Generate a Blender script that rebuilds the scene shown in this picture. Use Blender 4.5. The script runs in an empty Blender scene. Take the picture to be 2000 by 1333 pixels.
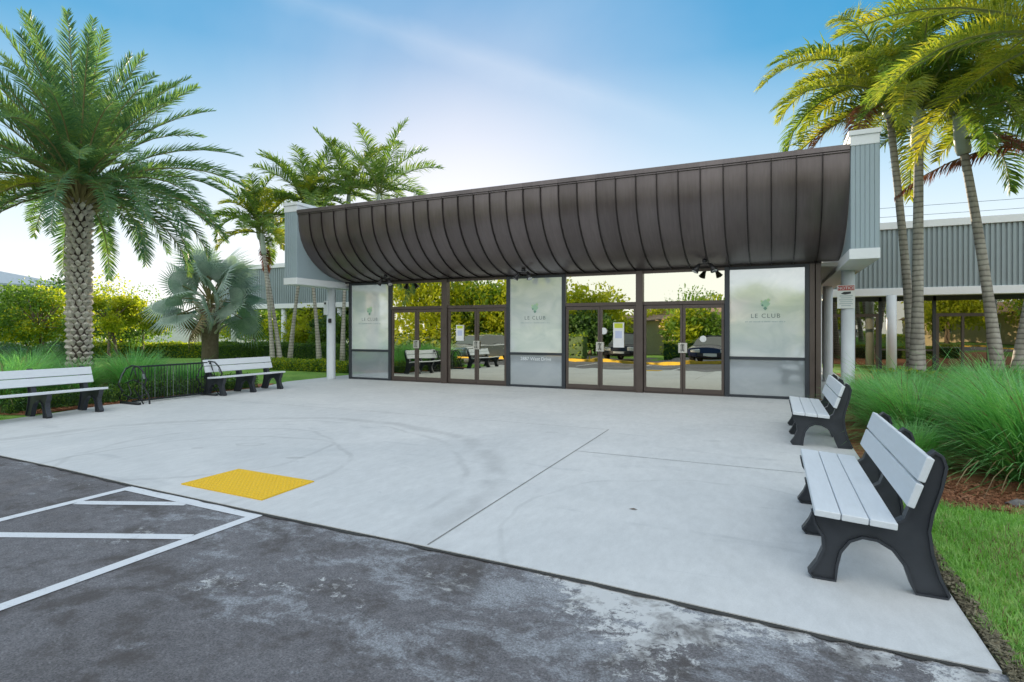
import bpy, math, random
import numpy as np
from mathutils import Vector
R = math.radians; PI = math.pi
rng = np.random.default_rng(7); random.seed(7)
scn = bpy.context.scene; C = scn.collection

# ------------------------------------------------------------------ materials
def newmat(name):
    m = bpy.data.materials.new(name); m.use_nodes = True
    nt = m.node_tree; nt.nodes.clear()
    out = nt.nodes.new('ShaderNodeOutputMaterial')
    return m, nt, out
def N(nt, typ, **kw):
    n = nt.nodes.new(typ)
    for k, v in kw.items():
        if k in n.inputs: n.inputs[k].default_value = v
        else: setattr(n, k, v)
    return n
def L(nt, a, ao, b, bi): nt.links.new(a.outputs[ao], b.inputs[bi])
def noise(nt, scale, detail=4, rough=.55, vec=None, dist=0):
    n = N(nt, 'ShaderNodeTexNoise'); n.inputs['Scale'].default_value = scale; n.inputs['Detail'].default_value = detail
    n.inputs['Roughness'].default_value = rough; n.inputs['Distortion'].default_value = dist
    if vec: nt.links.new(vec, n.inputs['Vector'])
    return n
def ramp(nt, src, stops):
    r = N(nt, 'ShaderNodeValToRGB'); e = r.color_ramp.elements
    while len(e) < len(stops): e.new(.5)
    for i, (p, c) in enumerate(stops):
        e[i].position = p
        e[i].color = tuple(c)+(1,) if not isinstance(c, (int, float)) else (c, c, c, 1)
    nt.links.new(src, r.inputs['Fac']); return r
def geo_pos(nt, scale=(1, 1, 1), rot=(0, 0, 0)):
    g = N(nt, 'ShaderNodeNewGeometry'); mp = N(nt, 'ShaderNodeMapping')
    mp.inputs['Scale'].default_value = scale; mp.inputs['Rotation'].default_value = rot
    L(nt, g, 'Position', mp, 'Vector'); return mp.outputs['Vector']
def obj_pos(nt, scale=(1, 1, 1)):
    g = N(nt, 'ShaderNodeTexCoord'); mp = N(nt, 'ShaderNodeMapping'); mp.inputs['Scale'].default_value = scale
    L(nt, g, 'Object', mp, 'Vector'); return mp.outputs['Vector']
def bump(nt, src, bsdf, strength=.3, dist=.01):
    b = N(nt, 'ShaderNodeBump'); b.inputs['Strength'].default_value = strength; b.inputs['Distance'].default_value = dist
    nt.links.new(src, b.inputs['Height']); L(nt, b, 'Normal', bsdf, 'Normal'); return b
def mixc(nt, fac, a, b, typ='MIX'):
    m = N(nt, 'ShaderNodeMix'); m.data_type = 'RGBA'; m.blend_type = typ
    for s, v in ((0, fac), (6, a), (7, b)):
        if hasattr(v, 'links') or hasattr(v, 'is_linked'): nt.links.new(v, m.inputs[s])
        elif s == 0: m.inputs[0].default_value = v
        else: m.inputs[s].default_value = tuple(v)+(1,)
    return m.outputs[2]

def plain(name, col, rough=.5, metal=0, var=.12, scale=6, bumpv=0, spec=.5, stretch=(1, 1, 1)):
    m, nt, out = newmat(name); b = N(nt, 'ShaderNodeBsdfPrincipled'); L(nt, b, 0, out, 0)
    n = noise(nt, scale, 6, .6, geo_pos(nt, stretch))
    r = ramp(nt, n.outputs['Fac'], [(.25, [c*(1-var) for c in col]), (.75, [min(1, c*(1+var)) for c in col])])
    L(nt, r, 0, b, 'Base Color'); b.inputs['Roughness'].default_value = rough; b.inputs['Metallic'].default_value = metal
    b.inputs['Specular IOR Level'].default_value = spec
    rr = ramp(nt, n.outputs['Fac'], [(.3, max(.02, rough-.08)), (.7, min(1, rough+.1))]); L(nt, rr, 0, b, 'Roughness')
    if bumpv:
        n2 = noise(nt, scale*12, 4, .6, geo_pos(nt)); bump(nt, n2.outputs['Fac'], b, bumpv, .004)
    return m

def leafmat(name, c1, c2, c3=None, trans=.45, rough=.45, sc=2.2, tcol=None):
    m, nt, out = newmat(name)
    p = geo_pos(nt); n = noise(nt, sc, 3, .6, p); n2 = noise(nt, sc*14, 2, .5, p)
    mth = N(nt, 'ShaderNodeMath', operation='ADD'); m2 = N(nt, 'ShaderNodeMath', operation='MULTIPLY'); m2.inputs[1].default_value = .5
    L(nt, n, 'Fac', mth, 0); L(nt, n2, 'Fac', mth, 1); L(nt, mth, 0, m2, 0)
    st = [(.36, c1), (.5, c2)] + ([(.64, c3)] if c3 else [])
    r = ramp(nt, m2.outputs[0], st)
    b = N(nt, 'ShaderNodeBsdfPrincipled'); L(nt, r, 0, b, 'Base Color'); b.inputs['Roughness'].default_value = rough
    b.inputs['Specular IOR Level'].default_value = .35
    t = N(nt, 'ShaderNodeBsdfTranslucent')
    tc = mixc(nt, 1.0, r.outputs[0], tcol or (2.4, 2.2, .9), 'MULTIPLY'); nt.links.new(tc, t.inputs['Color'])
    mx = N(nt, 'ShaderNodeMixShader'); mx.inputs[0].default_value = trans
    L(nt, b, 0, mx, 1); L(nt, t, 0, mx, 2); L(nt, mx, 0, out, 0)
    return m

M = {}
M['frond_date'] = leafmat('frond_date', (.045, .12, .08), (.085, .18, .095), (.17, .25, .09), .38)
M['frond_fox'] = leafmat('frond_fox', (.05, .12, .03), (.11, .19, .04), (.24, .28, .06), .42)
M['frond_yel'] = leafmat('frond_yel', (.10, .16, .03), (.20, .25, .035), (.36, .33, .05), .42)
M['frond_green'] = leafmat('frond_green', (.05, .12, .035), (.10, .18, .05), (.2, .27, .07), .4)
M['frond_dead'] = leafmat('frond_dead', (.12, .045, .03), (.2, .08, .05), (.28, .14, .07), .3, tcol=(1.2, 1, .8))
M['bism'] = leafmat('bism', (.24, .32, .30), (.33, .42, .38), (.44, .52, .46), .25, .5, tcol=(1.2, 1.4, 1))
M['leaf'] = leafmat('leaf', (.05, .11, .025), (.10, .19, .035), (.19, .29, .05), .45)
M['leaf_yel'] = leafmat('leaf_yel', (.12, .19, .02), (.26, .32, .025), (.44, .42, .04), .5)
M['leaf_dark'] = leafmat('leaf_dark', (.03, .075, .025), (.055, .12, .035), (.10, .19, .05), .3)
M['grass_clump'] = leafmat('grass_clump', (.11, .30, .11), (.18, .43, .16), (.33, .56, .24), .4, sc=3, tcol=(1.6, 1.8, .8))
M['grass_dry'] = leafmat('grass_dry', (.16, .12, .06), (.25, .19, .1), (.34, .28, .15), .3, tcol=(1.2, 1.1, .8))
M['lawn_blade'] = leafmat('lawn_blade', (.16, .34, .06), (.25, .46, .13), (.46, .55, .25), .4, sc=1.6, tcol=(1.6, 1.8, .7))
def canopy_metal():
    m, nt, out = newmat('brown_metal'); b = N(nt, 'ShaderNodeBsdfPrincipled'); L(nt, b, 0, out, 0)
    g = N(nt, 'ShaderNodeNewGeometry'); sp = N(nt, 'ShaderNodeSeparateXYZ'); L(nt, g, 'Position', sp, 0)
    a = N(nt, 'ShaderNodeMath', operation='MULTIPLY_ADD'); L(nt, sp, 'X', a, 0); a.inputs[1].default_value = 31/13.42; a.inputs[2].default_value = .15*31/13.42
    fl = N(nt, 'ShaderNodeMath', operation='FLOOR'); L(nt, a, 0, fl, 0); wn = N(nt, 'ShaderNodeTexWhiteNoise', noise_dimensions='1D'); L(nt, fl, 0, wn, 'W')
    pr = ramp(nt, wn.outputs['Value'], [(0, .86), (1, 1.12)])
    n = noise(nt, 1.3, 5, .6, geo_pos(nt, (1.2, .5, .5))); r = ramp(nt, n.outputs['Fac'], [(.3, (.125, .103, .100)), (.7, (.168, .142, .140))])
    c = mixc(nt, 1, r.outputs[0], pr.outputs[0], 'MULTIPLY')
    st = noise(nt, 14, 4, .7, geo_pos(nt, (1.6, .12, .12))); sr = ramp(nt, st.outputs['Fac'], [(.35, .9), (.7, 1.07)]); c = mixc(nt, 1, c, sr.outputs[0], 'MULTIPLY')
    nt.links.new(c, b.inputs['Base Color']); b.inputs['Metallic'].default_value = .5
    rr = ramp(nt, n.outputs['Fac'], [(.3, .30), (.7, .42)]); L(nt, rr, 0, b, 'Roughness')
    bn = noise(nt, 2.3, 2, .5, geo_pos(nt, (1.5, .8, .8))); bump(nt, bn.outputs['Fac'], b, .25, .012); return m
M['brown_metal'] = canopy_metal()
M['seam_metal'] = plain('seam_metal', (.028, .022, .021), .4, .5)
M['bronze'] = plain('bronze', (.105, .082, .072), .38, .35, .08, 4)
M['dark_frame'] = plain('dark_frame', (.045, .052, .062), .4, .3, .1, 4)
M['siding'] = plain('siding', (.30, .375, .41), .55, 0, .05, 2, .05)
M['siding_far'] = plain('siding_far', (.27, .33, .35), .6, 0, .06, 2, .05)
M['white_trim'] = plain('white_trim', (.72, .75, .77), .5, 0, .04, 3, .05)
M['post_white'] = plain('post_white', (.62, .66, .69), .45, 0, .06, 4, .08)
M['soffit'] = plain('soffit', (.5, .48, .44), .6, 0, .05, 3)
M['slat'] = plain('slat', (.66, .70, .74), .5, 0, .05, 9, .15, stretch=(6, 1, 6))
M['bench_black'] = plain('bench_black', (.032, .037, .046), .42, 0, .2, 7, .1)
M['iron'] = plain('iron', (.02, .025, .028), .38, .3, .2, 12, .1)
M['iron_worn'] = plain('iron_worn', (.17, .2, .2), .4, .5, .35, 20, .1)
M['paper'] = plain('paper', (.75, .76, .75), .6, 0, .02)
M['paper_yel'] = plain('paper_yel', (.55, .62, .04), .6, 0, .05)
M['paper_blue'] = plain('paper_blue', (.5, .55, .72), .6, 0, .05)
M['red_ink'] = plain('red_ink', (.45, .09, .08), .5)
M['black_ink'] = plain('black_ink', (.03, .03, .035), .5)
M['grey_ink'] = plain('grey_ink', (.13, .17, .18), .5)
M['soft_ink'] = plain('soft_ink', (.36, .43, .45), .5)
M['white_ink'] = plain('white_ink', (.72, .76, .78), .4)
M['logo_green'] = plain('logo_green', (.36, .56, .40), .4, 0, .03)
M['logo_dark'] = plain('logo_dark', (.16, .30, .24), .4, 0, .03)
M['logo_lime'] = plain('logo_lime', (.45, .62, .36), .4, 0, .03)
M['plate_metal'] = plain('plate_metal', (.62, .6, .55), .35, .5, .08, 10)
M['bark'] = plain('bark', (.17, .13, .10), .85, 0, .35, 8, .6)
M['house_white'] = plain('house_white', (.78, .76, .73), .7)
M['roof_grey'] = plain('roof_grey', (.34, .40, .44), .6)
M['tan_wall'] = plain('tan_wall', (.60, .48, .33), .8)
M['tan_roof'] = plain('tan_roof', (.30, .2, .15), .8, 0, .2, 5)
M['brown_fascia'] = plain('brown_fascia', (.16, .12, .11), .7)
M['interior'] = plain('interior', (.05, .045, .04), .8)
M['kerb_yellow'] = plain('kerb_yellow', (.62, .40, .03), .7, 0, .2, 4)
M['kerb_side'] = plain('kerb_side', (.45, .42, .38), .8)
M['car_dark'] = plain('car_dark', (.02, .022, .03), .15, .4, .05)
M['car_silver'] = plain('car_silver', (.4, .42, .43), .2, .6, .05)
M['car_blue'] = plain('car_blue', (.02, .025, .06), .15, .4, .05)
M['tyre'] = plain('tyre', (.02, .02, .02), .8)
M['car_glass'] = plain('car_glass', (.03, .05, .05), .05, 0, .02, spec=1)
M['lamp_glass'] = plain('lamp_glass', (.7, .7, .68), .1, .3, .02)
M['red_glass'] = plain('red_glass', (.4, .02, .02), .15)
M['lamp_black'] = plain('lamp_black', (.025, .024, .026), .4, .2)
M['bulb_glass'] = plain('bulb_glass', (.5, .5, .52), .1, .6, .05)
M['stone'] = plain('stone', (.15, .14, .135), .8, 0, .3, 9, .5)

def concrete():
    m, nt, out = newmat('concrete'); b = N(nt, 'ShaderNodeBsdfPrincipled'); L(nt, b, 0, out, 0)
    p = geo_pos(nt)
    n = noise(nt, .55, 6, .6, p, .4); col = ramp(nt, n.outputs['Fac'], [(.3, (.545, .56, .565)), (.52, (.60, .61, .61)), (.75, (.66, .665, .66))])
    n2 = noise(nt, 9, 7, .75, geo_pos(nt, (1, .45, 1), (0, 0, R(24))));  c2 = ramp(nt, n2.outputs['Fac'], [(.35, .91), (.65, 1.04)])
    c = mixc(nt, 1, col.outputs[0], c2.outputs[0], 'MULTIPLY')
    n3 = noise(nt, 110, 3, .7, p); c3 = ramp(nt, n3.outputs['Fac'], [(.3, .93), (.6, 1.03)])
    c = mixc(nt, 1, c, c3.outputs[0], 'MULTIPLY')
    # blotchy stains, stretched along the broom direction
    n4 = noise(nt, 1.5, 5, .6, geo_pos(nt, (.5, 1.8, 1), (0, 0, R(-10))), .6); s4 = ramp(nt, n4.outputs['Fac'], [(.60, 0), (.74, 1)])
    c = mixc(nt, s4.outputs[0], c, mixc(nt, 1, c, (.84, .85, .86), 'MULTIPLY'))
    n5 = noise(nt, 3.1, 4, .6, geo_pos(nt, (1, 1, 1)), .3); s5 = ramp(nt, n5.outputs['Fac'], [(.70, 0), (.76, 1)])
    c = mixc(nt, s5.outputs[0], c, mixc(nt, 1, c, (.75, .76, .78), 'MULTIPLY'))
    # curved tyre marks: rings round fixed centres
    g = N(nt, 'ShaderNodeNewGeometry')
    for (cx, cy, rad, w, amt, seed) in ((5.9, -10.0, 3.75, .17, .85, 0), (5.9, -10.0, 3.45, .05, .88, 3), (6.0, -9.6, 1.75, .05, .87, 5), (11.6, -9.4, 1.6, .03, .9, 7), (5.4, -8.9, 1.5, .05, .88, 9)):
        d = N(nt, 'ShaderNodeVectorMath', operation='DISTANCE'); L(nt, g, 'Position', d, 0); d.inputs[1].default_value = (cx, cy, 0)
        nn = noise(nt, .9, 2, .5, p)
        a = N(nt, 'ShaderNodeMath', operation='MULTIPLY_ADD'); L(nt, nn, 'Fac', a, 0); a.inputs[1].default_value = .45; L(nt, d, 'Value', a, 2)
        s = N(nt, 'ShaderNodeMath', operation='SUBTRACT'); L(nt, a, 0, s, 0); s.inputs[1].default_value = rad+.22
        ab = N(nt, 'ShaderNodeMath', operation='ABSOLUTE'); L(nt, s, 0, ab, 0)
        dv = N(nt, 'ShaderNodeMath', operation='DIVIDE'); L(nt, ab, 0, dv, 0); dv.inputs[1].default_value = w
        mk = ramp(nt, dv.outputs[0], [(.3, 1), (1, 0)])
        brk = noise(nt, 1.1, 4, .6, geo_pos(nt, (1, 1, 1), (0, 0, seed))); bk = ramp(nt, brk.outputs['Fac'], [(.36, 0), (.52, 1)])
        f = N(nt, 'ShaderNodeMath', operation='MULTIPLY'); L(nt, mk, 0, f, 0); L(nt, bk, 0, f, 1)
        c = mixc(nt, f.outputs[0], c, mixc(nt, 1, c, (amt, amt, amt), 'MULTIPLY'))
    for (cx, cy, sx_, sy_, amt) in ((5.63, -8.44, .34, .16, .84), (6.78, -8.78, .20, .09, .80), (5.2, -8.9, .12, .08, .86), (9.0, -5.9, .16, .07, .85), (7.6, -4.3, .3, .06, .9), (4.4, -5.1, .3, .08, .9)):
        mp = N(nt, 'ShaderNodeMapping', vector_type='TEXTURE'); mp.inputs['Location'].default_value = (cx, cy, 0); mp.inputs['Rotation'].default_value = (0, 0, R(24.9)); mp.inputs['Scale'].default_value = (sx_, sy_, 1); L(nt, g, 'Position', mp, 'Vector')
        nn = noise(nt, 7, 3, .6, p); ln = N(nt, 'ShaderNodeVectorMath', operation='LENGTH'); L(nt, mp, 0, ln, 0)
        a = N(nt, 'ShaderNodeMath', operation='MULTIPLY_ADD'); L(nt, nn, 'Fac', a, 0); a.inputs[1].default_value = .7; L(nt, ln, 'Value', a, 2)
        f = ramp(nt, a.outputs[0], [(.55, 0), (.85, .6), (1.08, 1), (1.25, 0)]) if sx_ > .25 else ramp(nt, a.outputs[0], [(.9, 1), (1.3, 0)])
        sc9 = f.color_ramp.elements
        for e_ in sc9: e_.position = min(1, e_.position/1.4)
        dv9 = N(nt, 'ShaderNodeMath', operation='DIVIDE'); L(nt, a, 0, dv9, 0); dv9.inputs[1].default_value = 1.4; L(nt, dv9, 0, f, 'Fac')
        c = mixc(nt, f.outputs[0], c, mixc(nt, 1, c, (amt, amt, amt), 'MULTIPLY'))
    nt.links.new(c, b.inputs['Base Color']); b.inputs['Roughness'].default_value = .72; b.inputs['Specular IOR Level'].default_value = .3
    nb = noise(nt, 160, 5, .7, geo_pos(nt, (1, .35, 1), (0, 0, R(24)))); bump(nt, nb.outputs['Fac'], b, .25, .003)
    return m
M['concrete'] = concrete()
def asphalt():
    m, nt, out = newmat('asphalt'); b = N(nt, 'ShaderNodeBsdfPrincipled'); L(nt, b, 0, out, 0)
    p = geo_pos(nt)
    n = noise(nt, .5, 4, .6, p, .5)
    base = ramp(nt, n.outputs['Fac'], [(.3, (.125, .118, .120)), (.5, (.155, .150, .158)), (.7, (.19, .187, .198))])
    n2 = noise(nt, 90, 5, .85, p); g2 = ramp(nt, n2.outputs['Fac'], [(.32, .42), (.5, 1), (.68, 1.75)])
    nm = noise(nt, 14, 5, .75, p); gm = ramp(nt, nm.outputs['Fac'], [(.3, .76), (.7, 1.22)])
    base2 = mixc(nt, 1, base.outputs[0], gm.outputs[0], 'MULTIPLY')
    c = mixc(nt, 1, base2, g2.outputs[0], 'MULTIPLY')
    # pale crusty scuffs, thickest in the band next to the concrete
    s = N(nt, 'ShaderNodeSeparateXYZ'); gg = N(nt, 'ShaderNodeNewGeometry'); L(nt, gg, 'Position', s, 0)
    mr = N(nt, 'ShaderNodeMapRange'); L(nt, s, 'Y', mr, 'Value'); mr.inputs['From Min'].default_value = -13.0; mr.inputs['From Max'].default_value = -10.5; mr.inputs['To Min'].default_value = -.16; mr.inputs['To Max'].default_value = .028
    mx = N(nt, 'ShaderNodeMapRange'); L(nt, s, 'X', mx, 'Value'); mx.inputs['From Min'].default_value = 6.5; mx.inputs['From Max'].default_value = 10.5; mx.inputs['To Min'].default_value = -.07; mx.inputs['To Max'].default_value = .04
    n3 = noise(nt, 2.1, 11, .80, geo_pos(nt, (.8, 1.3, 1), (0, 0, R(12))), .35)
    a = N(nt, 'ShaderNodeMath', operation='ADD'); L(nt, n3, 'Fac', a, 0); L(nt, mr, 0, a, 1)
    a2 = N(nt, 'ShaderNodeMath', operation='ADD'); L(nt, a, 0, a2, 0); L(nt, mx, 0, a2, 1)
    f3 = ramp(nt, a2.outputs[0], [(.50, 0), (.545, .55), (.60, .9)])
    c = mixc(nt, f3.outputs[0], c, mixc(nt, 1, (.31, .325, .35), g2.outputs[0], 'MULTIPLY'))
    n4 = noise(nt, 11, 9, .82, p, .3); n5 = noise(nt, 1.1, 2, .5, p)
    a4 = N(nt, 'ShaderNodeMath', operation='MULTIPLY'); L(nt, n4, 'Fac', a4, 0); L(nt, n5, 'Fac', a4, 1)
    a50 = N(nt, 'ShaderNodeMath', operation='ADD'); L(nt, a4, 0, a50, 0); L(nt, mr, 0, a50, 1); a5 = N(nt, 'ShaderNodeMath', operation='ADD'); L(nt, a50, 0, a5, 0); L(nt, mx, 0, a5, 1)
    f4 = ramp(nt, a5.outputs[0], [(.322, 0), (.352, .95)])
    c = mixc(nt, f4.outputs[0], c, (.62, .63, .63))
    n6 = noise(nt, 2.2, 6, .7, p, .3); f6 = ramp(nt, n6.outputs['Fac'], [(.50, 0), (.62, .75)])
    c = mixc(nt, f6.outputs[0], c, (.080, .070, .066))
    nt.links.new(c, b.inputs['Base Color']); b.inputs['Roughness'].default_value = .82; b.inputs['Specular IOR Level'].default_value = .35
    nb = noise(nt, 240, 3, .8, p); bump(nt, nb.outputs['Fac'], b, .7, .006)
    return m
M['asphalt'] = asphalt()
def ground_mat(name, cols, sc, bs=60, bst=.8):
    m, nt, out = newmat(name); b = N(nt, 'ShaderNodeBsdfPrincipled'); L(nt, b, 0, out, 0)
    p = geo_pos(nt); n = noise(nt, sc, 8, .7, p, .3); r = ramp(nt, n.outputs['Fac'], [(.3, cols[0]), (.5, cols[1]), (.7, cols[2])])
    n2 = noise(nt, bs, 4, .8, p); g2 = ramp(nt, n2.outputs['Fac'], [(.3, .45), (.5, 1), (.7, 1.5)])
    nt.links.new(mixc(nt, 1, r.outputs[0], g2.outputs[0], 'MULTIPLY'), b.inputs['Base Color']); b.inputs['Roughness'].default_value = .9
    b.inputs['Specular IOR Level'].default_value = .15
    bump(nt, n2.outputs['Fac'], b, bst, .03); return m
M['lawn'] = ground_mat('lawn', [(.12, .25, .05), (.19, .36, .07), (.27, .40, .09)], .8, 45)
M['mulch'] = ground_mat('mulch', [(.24, .10, .055), (.42, .19, .10), (.55, .30, .18)], 6, 90, 1)
M['soil'] = ground_mat('soil', [(.16, .14, .10), (.28, .25, .17), (.42, .38, .27)], 7, 60, 1)
M['dry_verge'] = ground_mat('dry_verge', [(.25, .2, .1), (.4, .32, .18), (.5, .42, .25)], 3, 50, .6)
def paint(name, col, wear=.6, dots=False):
    m, nt, out = newmat(name); b = N(nt, 'ShaderNodeBsdfPrincipled'); L(nt, b, 0, out, 0)
    p = geo_pos(nt); n = noise(nt, 14, 8, .75, p); f = ramp(nt, n.outputs['Fac'], [(wear, 0), (wear+.1, .5)])
    n2 = noise(nt, 120, 3, .7, p); g2 = ramp(nt, n2.outputs['Fac'], [(.3, .88), (.6, 1.03)])
    c = mixc(nt, f.outputs[0], col, [v*.55 for v in col]); c = mixc(nt, 1, c, g2.outputs[0], 'MULTIPLY')
    nt.links.new(c, b.inputs['Base Color']); b.inputs['Roughness'].default_value = .6
    bump(nt, n2.outputs['Fac'], b, .4, .004); return m
M['road_paint'] = paint('road_paint', (.70, .72, .75), .55)
M['tactile'] = paint('tactile', (.80, .50, .015), .68)
M['joint'] = plain('joint', (.22, .22, .21), .9, 0, .3, 12)
M['edge_gap'] = plain('edge_gap', (.045, .045, .042), .95, 0, .4, 14, .5)
def trunk_mat():
    m, nt, out = newmat('palm_trunk'); b = N(nt, 'ShaderNodeBsdfPrincipled'); L(nt, b, 0, out, 0)
    w = N(nt, 'ShaderNodeTexWave', wave_type='BANDS', bands_direction='Z'); w.inputs['Scale'].default_value = 2.6; w.inputs['Distortion'].default_value = 2.5; w.inputs['Detail'].default_value = 3
    nt.links.new(geo_pos(nt), w.inputs['Vector'])
    n = noise(nt, 5, 6, .7, geo_pos(nt, (1, 1, .35)))
    r = ramp(nt, n.outputs['Fac'], [(.3, (.27, .245, .215)), (.55, (.41, .385, .34)), (.75, (.54, .52, .48))])
    g = ramp(nt, w.outputs['Fac'], [(.0, .5), (.25, 1), (1, 1.08)])
    nt.links.new(mixc(nt, 1, r.outputs[0], g.outputs[0], 'MULTIPLY'), b.inputs['Base Color']); b.inputs['Roughness'].default_value = .85
    bump(nt, w.outputs['Fac'], b, .5, .01); return m
M['palm_trunk'] = trunk_mat()
M['crownshaft'] = plain('crownshaft', (.40, .47, .42), .5, 0, .15, 3)
M['boot'] = plain('boot', (.52, .49, .43), .9, 0, .45, 7, .6)
M['boot_core'] = plain('boot_core', (.07, .055, .045), .95, 0, .3, 9, .5)
M['petiole'] = plain('petiole', (.22, .19, .08), .6, 0, .2, 5)
M['rachis'] = plain('rachis', (.16, .19, .06), .6, 0, .2, 5)
def mirror_glass(nm='door_glass', refl=.74):
    m, nt, out = newmat(nm)
    g = N(nt, 'ShaderNodeBsdfGlossy'); g.inputs['Roughness'].default_value = .0; g.inputs['Color'].default_value = (.90, .87, .72, 1)
    n = noise(nt, .9, 2, .5, geo_pos(nt, (.8, 1, 2.2)), .1); b = N(nt, 'ShaderNodeBump'); b.inputs['Strength'].default_value = .2; b.inputs['Distance'].default_value = .006
    L(nt, n, 'Fac', b, 'Height'); L(nt, b, 'Normal', g, 'Normal')
    t = N(nt, 'ShaderNodeBsdfTransparent'); t.inputs['Color'].default_value = (.45, .42, .38, 1)
    fr = N(nt, 'ShaderNodeLayerWeight'); fr.inputs['Blend'].default_value = .35
    mr = N(nt, 'ShaderNodeMapRange'); L(nt, fr, 'Facing', mr, 0); mr.inputs['To Min'].default_value = refl; mr.inputs['To Max'].default_value = 1
    mx = N(nt, 'ShaderNodeMixShader'); L(nt, mr, 0, mx, 0); L(nt, t, 0, mx, 1); L(nt, g, 0, mx, 2); L(nt, mx, 0, out, 0); return m
M['glass'] = mirror_glass()
M['wing_glass'] = mirror_glass('wing_glass', .30)
def film(name, top, bot, gloss):
    m, nt, out = newmat(name); b = N(nt, 'ShaderNodeBsdfPrincipled')
    n = noise(nt, 1.3, 4, .55, geo_pos(nt, (1, 1, 1.6)), .8); r = ramp(nt, n.outputs['Fac'], [(.35, top), (.65, bot)])
    L(nt, r, 0, b, 'Base Color'); b.inputs['Roughness'].default_value = .5
    g = N(nt, 'ShaderNodeBsdfGlossy'); g.inputs['Roughness'].default_value = .06; g.inputs['Color'].default_value = (.95, .95, .95, 1)
    mx = N(nt, 'ShaderNodeMixShader'); mx.inputs[0].default_value = gloss; L(nt, b, 0, mx, 1); L(nt, g, 0, mx, 2); L(nt, mx, 0, out, 0); return m
M['film'] = film('poster_film', (.66, .74, .75), (.88, .92, .91), .30)
M['film_low'] = film('grey_film', (.27, .31, .33), (.33, .37, .39), .25)

# ------------------------------------------------------------------ mesh helpers
class MB:
    def __init__(s): s.v = []; s.f = []; s.m = []; s.cur = 0
    def add(s, vs, fs, mi=None):
        o = len(s.v); s.v += [tuple(p) for p in vs]; s.f += [tuple(i+o for i in f) for f in fs]
        s.m += [s.cur if mi is None else mi]*len(fs); return s
    def box(s, x0, y0, z0, x1, y1, z1, mi=None):
        return s.add([(x0, y0, z0), (x1, y0, z0), (x1, y1, z0), (x0, y1, z0), (x0, y0, z1), (x1, y0, z1), (x1, y1, z1), (x0, y1, z1)],
                     [(3, 2, 1, 0), (4, 5, 6, 7), (0, 1, 5, 4), (1, 2, 6, 5), (2, 3, 7, 6), (3, 0, 4, 7)], mi)
    def prism(s, pts, axis, a, b, mi=None):
        # pts 2-D polygon, extruded on axis from a to b ; axis 'y': pts=(x,z)  axis 'x': pts=(y,z)  axis 'z': pts=(x,y)
        def P(p, t): return {'x': (t, p[0], p[1]), 'y': (p[0], t, p[1]), 'z': (p[0], p[1], t)}[axis]
        n = len(pts); vs = [P(p, a) for p in pts]+[P(p, b) for p in pts]
        fs = [tuple(range(n))[::-1], tuple(range(n, 2*n))]+[(i, (i+1) % n, (i+1) % n+n, i+n) for i in range(n)]
        return s.add(vs, fs, mi)
    def tube(s, path, rad, n=8, mi=None, closed=False, cap=True, flat=1):
        path = [Vector(p) for p in path]; k = len(path)
        if not hasattr(rad, '__len__'): rad = [rad]*k
        vs = []; ref = Vector((0, 0, 1))
        for i, p in enumerate(path):
            a = path[(i-1) % k] if (closed or i > 0) else p; b = path[(i+1) % k] if (closed or i < k-1) else p
            t = (b-a).normalized(); u = t.cross(ref)
            if u.length < .05: u = t.cross(Vector((1, 0, 0)))
            u.normalize(); w = u.cross(t)
            for j in range(n):
                an = 2*PI*j/n; vs.append(p+u*math.cos(an)*rad[i]*flat+w*math.sin(an)*rad[i])
        fs = []
        for i in range(k if closed else k-1):
            for j in range(n):
                a = i*n+j; b = i*n+(j+1) % n; c = ((i+1) % k)*n+(j+1) % n; d = ((i+1) % k)*n+j; fs.append((a, b, c, d))
        if cap and not closed: fs += [tuple(range(n))[::-1], tuple((k-1)*n+j for j in range(n))]
        return s.add(vs, fs, mi)
    def lathe(s, c, prof, n=20, mi=None):
        vs = [(c[0]+r*math.cos(2*PI*j/n), c[1]+r*math.sin(2*PI*j/n), c[2]+z) for r, z in prof for j in range(n)]
        k = len(prof); fs = [(i*n+j, i*n+(j+1) % n, (i+1)*n+(j+1) % n, (i+1)*n+j) for i in range(k-1) for j in range(n)]
        fs += [tuple(range(n))[::-1], tuple((k-1)*n+j for j in range(n))]
        return s.add(vs, fs, mi)
    def build(s, name, mats, parent=None, smooth=False, bevel=0, loc=None):
        me = bpy.data.meshes.new(name)
        off = parent_loc(parent) if loc is None else Vector(loc)
        vs = [(p[0]-off[0], p[1]-off[1], p[2]-off[2]) for p in s.v] if off.length else s.v
        me.from_pydata(vs, [], s.f); me.validate(clean_customdata=False)
        for m in (mats if isinstance(mats, (list, tuple)) else [mats]): me.materials.append(M[m])
        if any(s.m) and len(me.polygons) == len(s.m): me.polygons.foreach_set('material_index', s.m)
        if smooth: me.polygons.foreach_set('use_smooth', [True]*len(me.polygons))
        o = bpy.data.objects.new(name, me); C.objects.link(o)
        if parent: o.parent = parent
        if loc is not None: o.location = loc
        if bevel:
            b = o.modifiers.new('b', 'BEVEL'); b.width = bevel; b.segments = 2; b.limit_method = 'ANGLE'
        if smooth == 'auto':
            e = o.modifiers.new('e', 'EDGE_SPLIT'); e.split_angle = R(40)
        return o
def parent_loc(p):
    v = Vector((0, 0, 0))
    while p is not None: v += p.location; p = p.parent
    return v
def tag(o, label=None, cat=None, group=None, kind=None):
    if label: o['label'] = label
    if cat: o['category'] = cat
    if group: o['group'] = group
    if kind: o['kind'] = kind
    return o
def empty(name, loc, label, cat, group=None):
    o = bpy.data.objects.new(name, None); C.objects.link(o); o.location = loc; o.empty_display_size = .2
    return tag(o, label, cat, group)
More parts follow.
